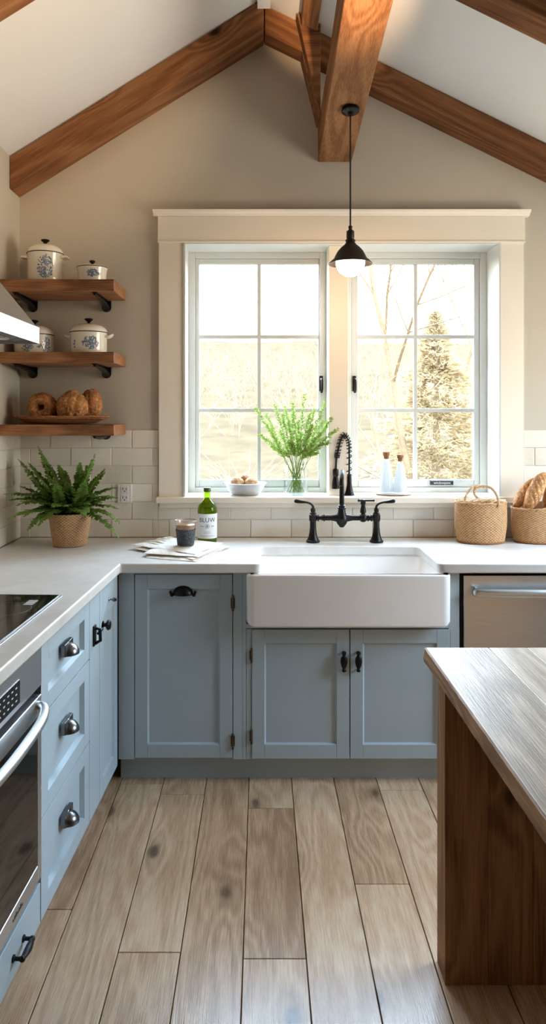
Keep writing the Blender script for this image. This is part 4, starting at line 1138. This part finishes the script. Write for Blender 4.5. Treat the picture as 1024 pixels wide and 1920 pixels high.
MB().lathe([(.0885, .001), (.0895, .003), (.0885, .005)], (.662, 3.60, SZ), 44, sy=.583, cap0=False, cap1=False).build('cork_rim', M['cork'], cs)
def carafe(x, y, s_, label):
    c = thing('corked_bottle', label, 'bottle', (x, y, SZ+.0072), group='white bottles with corks on the sill')
    pr = [(.030, 0), (.036, .002), (.038, .008), (.0375, .030), (.034, .070), (.027, .115), (.0195, .150), (.016, .168), (.0155, .186), (.0165, .190)]
    pr = [(r*s_, z*s_) for r, z in pr]; z0 = SZ+.0072
    inn = [(r-.0018, max(.004, z)) for r, z in pr[::-1]][:-1]+[(.001, .005)]
    MB().lathe(pr+inn, (x, y, z0), 36).build('bottle_glass', M['clear'], c)
    mb = MB(); n = 72; vs = []; rows = [(.001, .007), (.032, .008), (.0355, .014), (.035, .032), (.0315, .070), (.0246, .115), (.0172, .150), (.0145, .162), (.001, .163)]
    for i, (r, z) in enumerate(rows):
        for k in range(n): a = 2*pi*k/n; q = (r-.0012*(k % 2)*(1 if 0 < i < 8 else 0)*1.0)*s_; vs.append((x+q*cos(a), y+q*sin(a), z0+z*s_))
    mb.add(vs, [(i*n+k, i*n+(k+1) % n, (i+1)*n+(k+1) % n, (i+1)*n+k) for i in range(len(rows)-1) for k in range(n)], True); mb.build('white_contents', M['frosted'], c)
    MB().lathe([(.0115, .176), (.0135, .190), (.0162, .193), (.0175, .208), (.016, .210), (.001, .210)], (x, y, z0), 20) if False else None
    mb = MB(); mb.lathe([(r*s_, z*s_) for r, z in ((.0125, .174), (.0135, .189), (.0165, .1925), (.0182, .207), (.0165, .2095), (.001, .210))], (x, y, z0), 20); mb.build('cork', M['cork'], c)
carafe(.627, 3.61, .99, 'left of the two white bottles with cork stoppers on the coaster')
carafe(.692, 3.585, .93, 'right of the two white bottles with cork stoppers on the coaster')
# ------------------------------------------------------------------ bridge faucet
fy_ = 3.405
X_ = lambda x, d=fy_: (x-490)*d/F
Z_ = lambda y, d=fy_: CZ-(y-780)*d/F
fa = thing('bridge_faucet', 'black bridge faucet with two curved lever handles behind the sink', 'faucet', (X_(643), fy_, CT))
zbar = Z_(971)
def leg(x, nm='faucet_leg'):
    mb = MB(); mb.lathe([(.031, 0), (.0325, .003), (.032, .009), (.027, .012), (.026, .016), (.021, .028), (.0165, .050), (.0145, .075), (.0145, zbar-CT-.016), (.018, zbar-CT-.012), (.0185, zbar-CT+.014), (.015, zbar-CT+.018), (.0155, zbar-CT+.024), (.010, zbar-CT+.028), (.012, zbar-CT+.034), (.012, zbar-CT+.040), (.006, zbar-CT+.044)], (x, fy_, CT), 28)
    return mb.build(nm, M['iron'], fa)
xl, xr = X_(587), X_(706); leg(xl); leg(xr)
mb = MB()
mb.tube([(xl, fy_, zbar), (xl+.05, fy_, zbar)], .0095, 14); mb.tube([(xl+.04, fy_, zbar), (xr-.03, fy_, zbar)], .0125, 16); mb.tube([(xr-.05, fy_, zbar), (xr, fy_, zbar)], .0095, 14)
for x in (xl+.024, xl+.052, xr-.024, xr-.040): mb.tube([(x-.003, fy_, zbar), (x+.003, fy_, zbar)], .0165, 16)
mb.build('cross_bar', M['iron'], fa)
xm = X_(641)
mb = MB(); z0 = Z_(989)
k = .0001
prof = [(.001, z0), (.010, z0+.002), (.014, z0+.008), (.022, z0+.018), (.029, z0+.034), (.030, z0+.044), (.024, z0+.058), (.0185, z0+.072), (.0165, z0+.088), (.020, z0+.090), (.0205, z0+.095), (.016, z0+.098), (.0185, z0+.103), (.013, z0+.108)]
mb.lathe(prof, (xm, fy_, 0), 30)
for s_ in (-1, 1): mb.lathe([(.024, 0), (.019, .018), (.0145, .034), (.0125, .048)], (xm+s_*.006, fy_, zbar), 20, axis=(s_, 0, 0))
mb.build('center_body', M['iron'], fa)
zt_ = Z_(886)
pts = spline([(xm, fy_, z0+.10), (xm, fy_, zt_-.07), (xm-.001, fy_-.004, zt_-.025), (xm-.004, fy_-.045, zt_+.004), (xm-.010, fy_-.100, zt_+.004), (xm-.016, fy_-.135, zt_-.022), (xm-.018, fy_-.142, zt_-.05)], 8)
MB().tube(pts, [.0115]*(len(pts)-8)+[.0115+.002*i/8 for i in range(8)], 16).build('spout', M['iron'], fa)
def lever(x, s_):
    zz = zbar+.040; ex = X_(555) if s_ < 0 else X_(737)
    pts = spline([(x, fy_, zz), (x, fy_, zz+.014), (x+s_*.010, fy_-.002, zz+.026), (x+s_*.030, fy_-.006, zz+.034), (x+s_*.055, fy_-.010, zz+.037), (ex, fy_-.012, zz+.041)], 6); N = len(pts)
    rad = [.0065-.0015*min(1, i/10)+.0055*max(0, (i-N*.6)/(N*.4)) for i in range(N)]; rad[-1] = .007
    mb = MB(); mb.tube(pts, rad, 12); mb.ball(pts[-1], .0095, n=12, m=8); mb.ball((x, fy_, zz), .0115, n=14, m=8)
    mb.build('lever_handle', M['iron'], fa)
lever(xl, -1); lever(xr, 1)
xk = X_(681)
mb = MB(); mb.ball((xk, fy_, zbar), .0205, n=20, m=12); mb.lathe([(.010, 0), (.010, .012), (.0145, .016), (.0135, .030), (.009, .050), (.012, .056), (.0125, .066), (.009, .070), (.010, .076), (.001, .080)], (xk, fy_, zbar+.010), 20)
zz = zbar+.010+.072
mb.tube([(xk-.020, fy_, zz), (xk+.050, fy_, zz)], .0045, 10); mb.ball((xk-.020, fy_, zz), .0065, n=10, m=8); mb.ball((xk+.050, fy_, zz), .0055, n=10, m=8)
mb.build('diverter', M['iron'], fa)

# ------------------------------------------------------------------ spring hose sprayer
sy_ = 3.585
sp = thing('spring_sprayer', 'black spring neck sprayer standing on the window sill behind the faucet', 'faucet', (X_(655, sy_), sy_, SZ))
xs_ = X_(655, sy_)
MB().lathe([(.026, 0), (.0265, .004), (.024, .009), (.019, .022), (.0145, .045), (.0125, .060), (.0125, .095), (.010, .098), (.0125, .102), (.010, .106)], (xs_, sy_, SZ), 24).build('base_column', M['iron'], sp)
path = spline([(xs_, sy_, SZ+.10), (X_(655, sy_), sy_, Z_(850, sy_)), (X_(653.5, sy_), sy_, Z_(828, sy_)), (X_(646, sy_), sy_-.004, Z_(815, sy_)), (X_(638.5, sy_), sy_-.008, Z_(826, sy_)), (X_(633, sy_), sy_-.010, Z_(848, sy_)), (X_(631, sy_), sy_-.010, Z_(858, sy_))], 24)
hose = path + [Vector((X_(630, sy_), sy_-.010, Z_(868, sy_))), Vector((X_(629.5, sy_), sy_-.010, Z_(880, sy_)))]
MB().tube(hose, .0048, 10).build('hose', M['cord'], sp)
turns = 21; coil = []; Np = len(path); T0 = 260
prev = Vector((1, 0, 0))
for i in range(T0+1):
    s_ = i/T0*(Np-1); j = int(min(s_, Np-2)); p = path[j].lerp(path[j+1], s_-j); t_ = (path[j+1]-path[j]).normalized()
    u = prev-t_*prev.dot(t_); u.normalize(); prev = u; w = t_.cross(u); a = 2*pi*turns*i/T0
    coil.append(p+(u*cos(a)+w*sin(a))*.0125)
MB().tube(coil, .0026, 6).build('coil_spring', M['iron'], sp)
zh = Z_(916, sy_)
MB().lathe([(.014, 0), (.0185, .001), (.019, .006), (.0175, .010), (.0185, .012), (.0170, .030), (.0145, .048), (.0115, .060), (.0145, .066), (.0150, .090), (.0135, .096), (.006, .100)], (X_(629, sy_), sy_-.010, zh), 22).build('spray_head', M['iron'], sp)

# ------------------------------------------------------------------ baskets
def basket(label, cx, cy, hw, hd, H, taper, rimfun=None):
    b = thing('seagrass_basket', label, 'basket', (cx, cy, CT), group='seagrass baskets right of the sink')
    mb = MB(); sy = hd/hw
    prof = lambda t_: (hw*(.95+.05*min(1, t_*2.5)+taper*t_+.035*sin(pi*t_)), .004+(H-.004)*t_)
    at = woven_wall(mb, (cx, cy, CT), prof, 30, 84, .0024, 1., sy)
    if rimfun:
        mb.v = [(x, y, CT+(z-CT)*(1+rimfun(x-cx)*((z-CT)/H)**3)) for x, y, z in mb.v]
    n0 = len(mb.v)
    mb.lathe([(hw*.92, CT+.001), (hw*.90, CT+.012)], (cx, cy, 0), 60, sy=sy); at += [.3]*(len(mb.v)-n0)
    n0 = len(mb.v)
    top = hw*(1+taper)
    ring = [(cx+(top+.001)*cos(2*pi*k/80), cy+(top+.001)*sy*sin(2*pi*k/80)) for k in range(80)]
    rf = rimfun or (lambda q: 0)
    for q in range(2):
        mb.tube([(x, y, CT+H*(1+rf(x-cx))+.003*q+.0012*sin(k*1.7+q)) for k, (x, y) in enumerate(ring)], .0036, 6, closed=True)
    # inner wall
    vs = []
    for z in (0, 1):
        for (x, y) in ring: q_ = .86 if z == 0 else .955; vs.append((cx+(x-cx)*q_, cy+(y-cy)*q_, CT+.015 if z == 0 else CT+H*(1+rf(x-cx))))
    mb.add(vs, [(k, 80+k, 80+(k+1) % 80, (k+1) % 80) for k in range(80)], True)
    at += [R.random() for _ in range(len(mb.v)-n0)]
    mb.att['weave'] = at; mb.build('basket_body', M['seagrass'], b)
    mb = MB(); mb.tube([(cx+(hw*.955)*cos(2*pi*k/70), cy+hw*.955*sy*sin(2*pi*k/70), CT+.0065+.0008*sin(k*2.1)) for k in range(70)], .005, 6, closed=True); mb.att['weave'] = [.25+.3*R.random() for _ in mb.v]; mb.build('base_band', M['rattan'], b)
    return b
def twisted(mb, pts, r, tw=14):
    pts = spline(pts, 10); N = len(pts); prev = Vector((1, .3, 0))
    st = [[], [], []]
    for i, p in enumerate(pts):
        t_ = (pts[min(i+1, N-1)]-pts[max(0, i-1)]).normalized(); u = prev-t_*prev.dot(t_); u.normalize(); prev = u; w = t_.cross(u)
        for q in range(3):
            a = 2*pi*tw*i/N+q*2*pi/3; st[q].append(p+(u*cos(a)+w*sin(a))*r*.5)
    for q in range(3): mb.tube(st[q], r*.62, 6)
bcx, bcy = 1.040, 3.412
b1 = basket('seagrass basket with two looped rope handles, nearest the sink', bcx, bcy, .114, .082, .188, .035)
zr = CT+.190
mb = MB(); twisted(mb, [(bcx-.092, bcy-.045, zr-.004), (bcx-.080, bcy-.046, zr+.040), (bcx-.050, bcy-.040, zr+.072), (bcx-.015, bcy-.02, zr+.080), (bcx+.01, bcy+.02, zr+.06)][:4] + [(bcx+.012, bcy-.01, zr+.072)], .0062, 12)
mb.build('rope_handle', M['rope'], b1)
mb = MB(); twisted(mb, [(bcx-.010, bcy-.03, zr+.012), (bcx-.038, bcy-.035, zr+.036), (bcx-.040, bcy-.040, zr+.064), (bcx-.010, bcy-.050, zr+.080), (bcx+.030, bcy-.060, zr+.072), (bcx+.052, bcy-.072, zr+.040), (bcx+.060, bcy-.078, zr+.002), (bcx+.060, bcy-.079, zr-.012)], .0062, 16)
mb.build('rope_handle', M['rope'], b1)
mb = MB()
for i in range(34):
    a = R.uniform(-.5, .5); x = bcx+R.uniform(-.07, .07); y = bcy+R.uniform(-.05, .045); L = R.uniform(.03, .07)
    mb.tube(spline([(x-L*cos(a), y-L*.4*sin(a), zr+.004+R.uniform(-.004, .006)), (x, y, zr+R.uniform(.008, .022)), (x+L*cos(a), y+L*.4*sin(a), zr+.005+R.uniform(-.004, .010))], 4), .0024, 5)
o = mb.build('straw_bundle', M['straw']); tag(o, 'pale straw strands filling the basket with looped handles', 'straw', kind='stuff')
b2x, b2y = 1.328, 3.415
b2 = basket('seagrass basket filled with loaves at the right edge', b2x, b2y, .132, .082, .160, .045, rimfun=lambda q: .26*max(0, (q+.055)/.17)**1.3 if q > -.055 else 0)
def slash(p): return -.09*sum(math.exp(-((p.z-c+.5*p.x)/.05)**2) for c in (-.45, -.1, .25, .6))*max(0, -p.y)
for (x, y, d, dims, ry, s_, l) in ((984, 925, 3.43, (.030, .032, .085), .62, 2., 'short crusty loaf at the left in the basket at the right edge'), (1004, 922, 3.385, (.036, .034, .100), .42, 6., 'long floured loaf leaning in the middle of the basket at the right edge'), (1034, 930, 3.43, (.036, .034, .095), .25, 9., 'darker loaf mostly cut off by the right edge of the photo')):
    p = px(x, y, d); o = blob('bread_loaf', M['loaf'], (0, 0, 0), dims, groove=slash, seed=s_, rot=(0, ry, 0)); o.location = p; tag(o, l, 'bread', 'loaves in the right basket')

# ------------------------------------------------------------------ outdoors
def gz_(x, y):
    t_ = max(0, (y-6)/40.)
    return -.75+5.6*t_**1.1+.5*noise.noise(Vector((x*.12, y*.12, 3)))*min(1, t_*4)+.10*noise.noise(Vector((x*.8, y*.8, 1)))
mb = MB(); nx, ny = 90, 90; vs = []
for j in range(ny+1):
    for i in range(nx+1):
        x = -30+60*i/nx; y = 3.9+66*(j/ny)**1.5; vs.append((x, y, gz_(x, y)))
mb.add(vs, [(j*(nx+1)+i, j*(nx+1)+i+1, (j+1)*(nx+1)+i+1, (j+1)*(nx+1)+i) for j in range(ny) for i in range(nx)], True)
tag(mb.build('ground', M['drygrass']), 'pale dry grass hillside outside the window', kind='structure')
def bare_tree(x, y, h, r, seed, label, lean=.1, spread=.55):
    rr = random.Random(seed); z = gz_(x, y)-.05; t_ = thing('bare_tree', label, 'tree', (x, y, z)); mb = MB()
    def grow(p, d, L, r_, lev):
        pts = [p]; q = p.copy(); dd = d.copy(); n = 7 if lev == 0 else 5
        for i in range(n):
            dd = (dd+Vector((rr.uniform(-1, 1), rr.uniform(-1, 1), rr.uniform(-.4, .7)))*.10).normalized(); q = q+dd*L/n; pts.append(q.copy())
        mb.tube(pts, [r_*(1-.55*i/n) for i in range(n+1)], 6 if lev < 2 else 4)
        if lev >= 4: return
        for i in range(2, n+1):
            for _ in range(1 if lev < 1 else rr.choice((1, 1, 2))):
                if lev == 0 and i < 3: continue
                a = rr.uniform(0, 2*pi); o1 = dd.orthogonal().normalized(); o2 = dd.cross(o1)
                nd = (dd*(1-spread*.4)+(o1*cos(a)+o2*sin(a))*spread*rr.uniform(.6, 1.4)+Vector((0, 0, .15))).normalized()
                grow(pts[i], nd, L*rr.uniform(.42, .62), r_*(1-.55*i/n)*.62, lev+1)
    grow(Vector((x, y, z)), Vector((lean, 0, 1)).normalized(), h, r, 0)
    mb.build('branches', M['bark'], t_); return t_
bare_tree(2.55, 12, 5.0, .062, 4, 'pale bare tree with a leaning trunk behind the right casement', -.12, .7)
bare_tree(3.75, 14, 5.6, .06, 9, 'thin bare tree right of the evergreen', .02, .5)
bare_tree(1.80, 10, 2.3, .035, 12, 'small bare tree low in the left half of the right casement', -.05, .8)
bare_tree(1.2, 16, 3.0, .035, 21, 'faint bare tree behind the jar of greenery', .1, .8)
bare_tree(5.5, 19, 5.2, .06, 31, 'distant bare tree at the right side of the right casement', .1, .7)
def evergreen(x, y, h, w, seed, label, n=2600):
    rr = random.Random(seed); z = gz_(x, y)-.1; t_ = thing('evergreen_tree', label, 'tree', (x, y, z))
    MB().tube([(x, y, z), (x+.02, y, z+h*.5), (x, y, z+h)], [.09, .05, .006], 8).build('trunk', M['bark'], t_)
    mb = MB()
    for i in range(n):
        s_ = rr.random()**.75; hh = h*(1-s_*.93); a = rr.uniform(0, 2*pi)
        lay = .75+.25*sin(hh*9+a*2); rad = w*s_*lay*rr.uniform(.45, 1.)
        p = Vector((x+rad*cos(a), y+rad*sin(a), z+hh-rad*.18))
        for q in range(5):
            d = Vector((cos(a)+rr.uniform(-.7, .7), sin(a)+rr.uniform(-.7, .7), rr.uniform(-.35, .45))).normalized()*rr.uniform(.06, .16); wv = Vector((-sin(a), cos(a), rr.uniform(-.5, .5)))*.016
            mb.add([p-wv, p+d, p+wv, p+d*.4+Vector((0, 0, -.02))], [(0, 1, 2, 3)])
    mb.build('needle_foliage', M['needles'], t_); return t_
evergreen(3.05, 12.6, 3.35, 1.75, 3, 'pointed evergreen tree filling the lower right window panes', 4200)
def brush(x, y, s_, seed, label):
    rr = random.Random(seed); z = gz_(x, y)-.03; mb = MB()
    for i in range(70):
        a = rr.uniform(0, 2*pi); e = rr.uniform(.1, .9); d = Vector((cos(a)*e, sin(a)*e, 1)).normalized()*s_*rr.uniform(.6, 1.1)
        b = Vector((x+.1*cos(a), y+.1*sin(a), z)); m_ = b+d*.5+Vector((rr.uniform(-.1, .1), 0, .06))
        mb.tube(spline([b, m_, b+d+Vector((cos(a)*.2*s_, 0, -.12*s_))], 4), [.012, .011, .010, .009, .008, .007, .005, .004, .003], 4)
    tag(mb.build('bare_bush', M['brush']), label, 'bush', 'pale bare bushes below the left casement')
brush(-.75, 8.2, 1.15, 2, 'pale bare bush at the left in the lower left window pane')
brush(-.35, 11.5, 1.2, 5, 'pale bare bush behind the bowl of rolls')
brush(.75, 9.0, .95, 8, 'pale bare bush behind the jar of greenery')
brush(2.3, 8.2, .9, 11, 'pale bare bush behind the two corked bottles')

rr = random.Random(77); mb = MB()
for i in range(1500):
    x = rr.uniform(-9, 22); y = rr.uniform(19, 44); z = gz_(x, y); h = rr.uniform(.5, 2.1)*(.6+.4*noise.noise(Vector((x*.4, y*.4, 0)))+.3)
    p = Vector((x, y, z-.05)); q = p+Vector((rr.uniform(-.5, .5), 0, h)); w_ = rr.uniform(.010, .022)
    mb.tube([p, p.lerp(q, .5)+Vector((rr.uniform(-.1, .1), 0, 0)), q], [w_, w_*.7, w_*.3], 3)
    for k in range(4):
        a = p.lerp(q, rr.uniform(.3, .9)); mb.tube([a, a+Vector((rr.uniform(-.5, .5), rr.uniform(-.2, .2), rr.uniform(.2, .6)))], [w_*.5, w_*.2], 3)
tag(mb.build('brushwood', M['brush']), 'pale leafless brushwood covering the far hillside', 'brushwood', kind='stuff')

# ------------------------------------------------------------------ light: daylight through the windows, pendant bulb, two added warm spots
W = bpy.data.worlds.new('sky'); SC.world = W; W.use_nodes = True; nt = W.node_tree
bg = nt.nodes['Background']; tc = nt.nodes.new('ShaderNodeTexCoord'); sx = nt.nodes.new('ShaderNodeSeparateXYZ'); rp = nt.nodes.new('ShaderNodeValToRGB')
nt.links.new(tc.outputs['Generated'], sx.inputs[0]); nt.links.new(sx.outputs[2], rp.inputs[0]); nt.links.new(rp.outputs[0], bg.inputs[0])
cr = rp.color_ramp; cr.elements[0].position = .0; cr.elements[0].color = (.33, .315, .28, 1); cr.elements[1].position = .55; cr.elements[1].color = (.55, .75, 1, 1)
e = cr.elements.new(.2); e.color = (.40, .41, .42, 1)
bg.inputs[1].default_value = WORLD
def area(name, loc, rot, sx_, sy_, energy=0, col=(1, 1, 1), portal=False):
    l = bpy.data.lights.new(name, 'AREA'); l.shape = 'RECTANGLE'; l.size = sx_; l.size_y = sy_; l.energy = energy; l.color = col
    if portal: l.cycles.is_portal = True
    o = bpy.data.objects.new(name, l); COL.objects.link(o); o.location = loc; o.rotation_euler = rot; return o
# light portals only guide sampling of the real sky through the openings
area('portal', ((OX0+OX1)/2, BW+.24, (OZ0+OZ1)/2), (radians(-90), 0, 0), OX1-OX0, OZ1-OZ0, portal=True)
area('portal', (RW+.16, (wy0+wy1)/2, (wz0+wz1)/2), (0, radians(90), 0), wz1-wz0, wy1-wy0, portal=True)
def point(name, loc, energy, col, r):
    l = bpy.data.lights.new(name, 'POINT'); l.energy = energy; l.color = col; l.shadow_soft_size = r
    o = bpy.data.objects.new(name, l); COL.objects.link(o); o.location = loc; return o
point('pendant_bulb', (pc.x, pc.y, gz-.075), PEND, (1, .62, .32), .03)
def spot(name, loc, target, energy, col, ang, blend, r):
    l = bpy.data.lights.new(name, 'SPOT'); l.energy = energy; l.color = col; l.shadow_soft_size = r; l.spot_size = radians(ang); l.spot_blend = blend
    o = bpy.data.objects.new(name, l); COL.objects.link(o); o.location = loc
    o.rotation_euler = (Vector(target)-Vector(loc)).to_track_quat('-Z', 'Y').to_euler(); return o
spot('beam_fill_spot', (.362, 1.32, 2.36), (.362, 2.30, 2.90), FILL_SPOT, (1, .66, .38), 21, 1., .015)  # unseen spot added to brighten the underside of the central beam
spot('ceiling_fill_spot', (-.1, 1.45, 2.45), (-.85, 2.75, 2.98), FILL_SPOT*.17, (1, .72, .45), 60, .7, .03)  # unseen spot added for a warm glow on the left ceiling
vs = SC.view_settings; vs.view_transform = 'Standard'; vs.look = 'None'; vs.gamma = 1; vs.use_curve_mapping = False; vs.exposure = EXPO
SC.cycles.max_bounces = 10; SC.cycles.diffuse_bounces = 6; SC.cycles.transparent_max_bounces = 16; SC.cycles.transmission_bounces = 10
SC.cycles.sample_clamp_indirect = 6.; SC.cycles.caustics_reflective = False; SC.cycles.caustics_refractive = False
SC.cycles.use_denoising = True
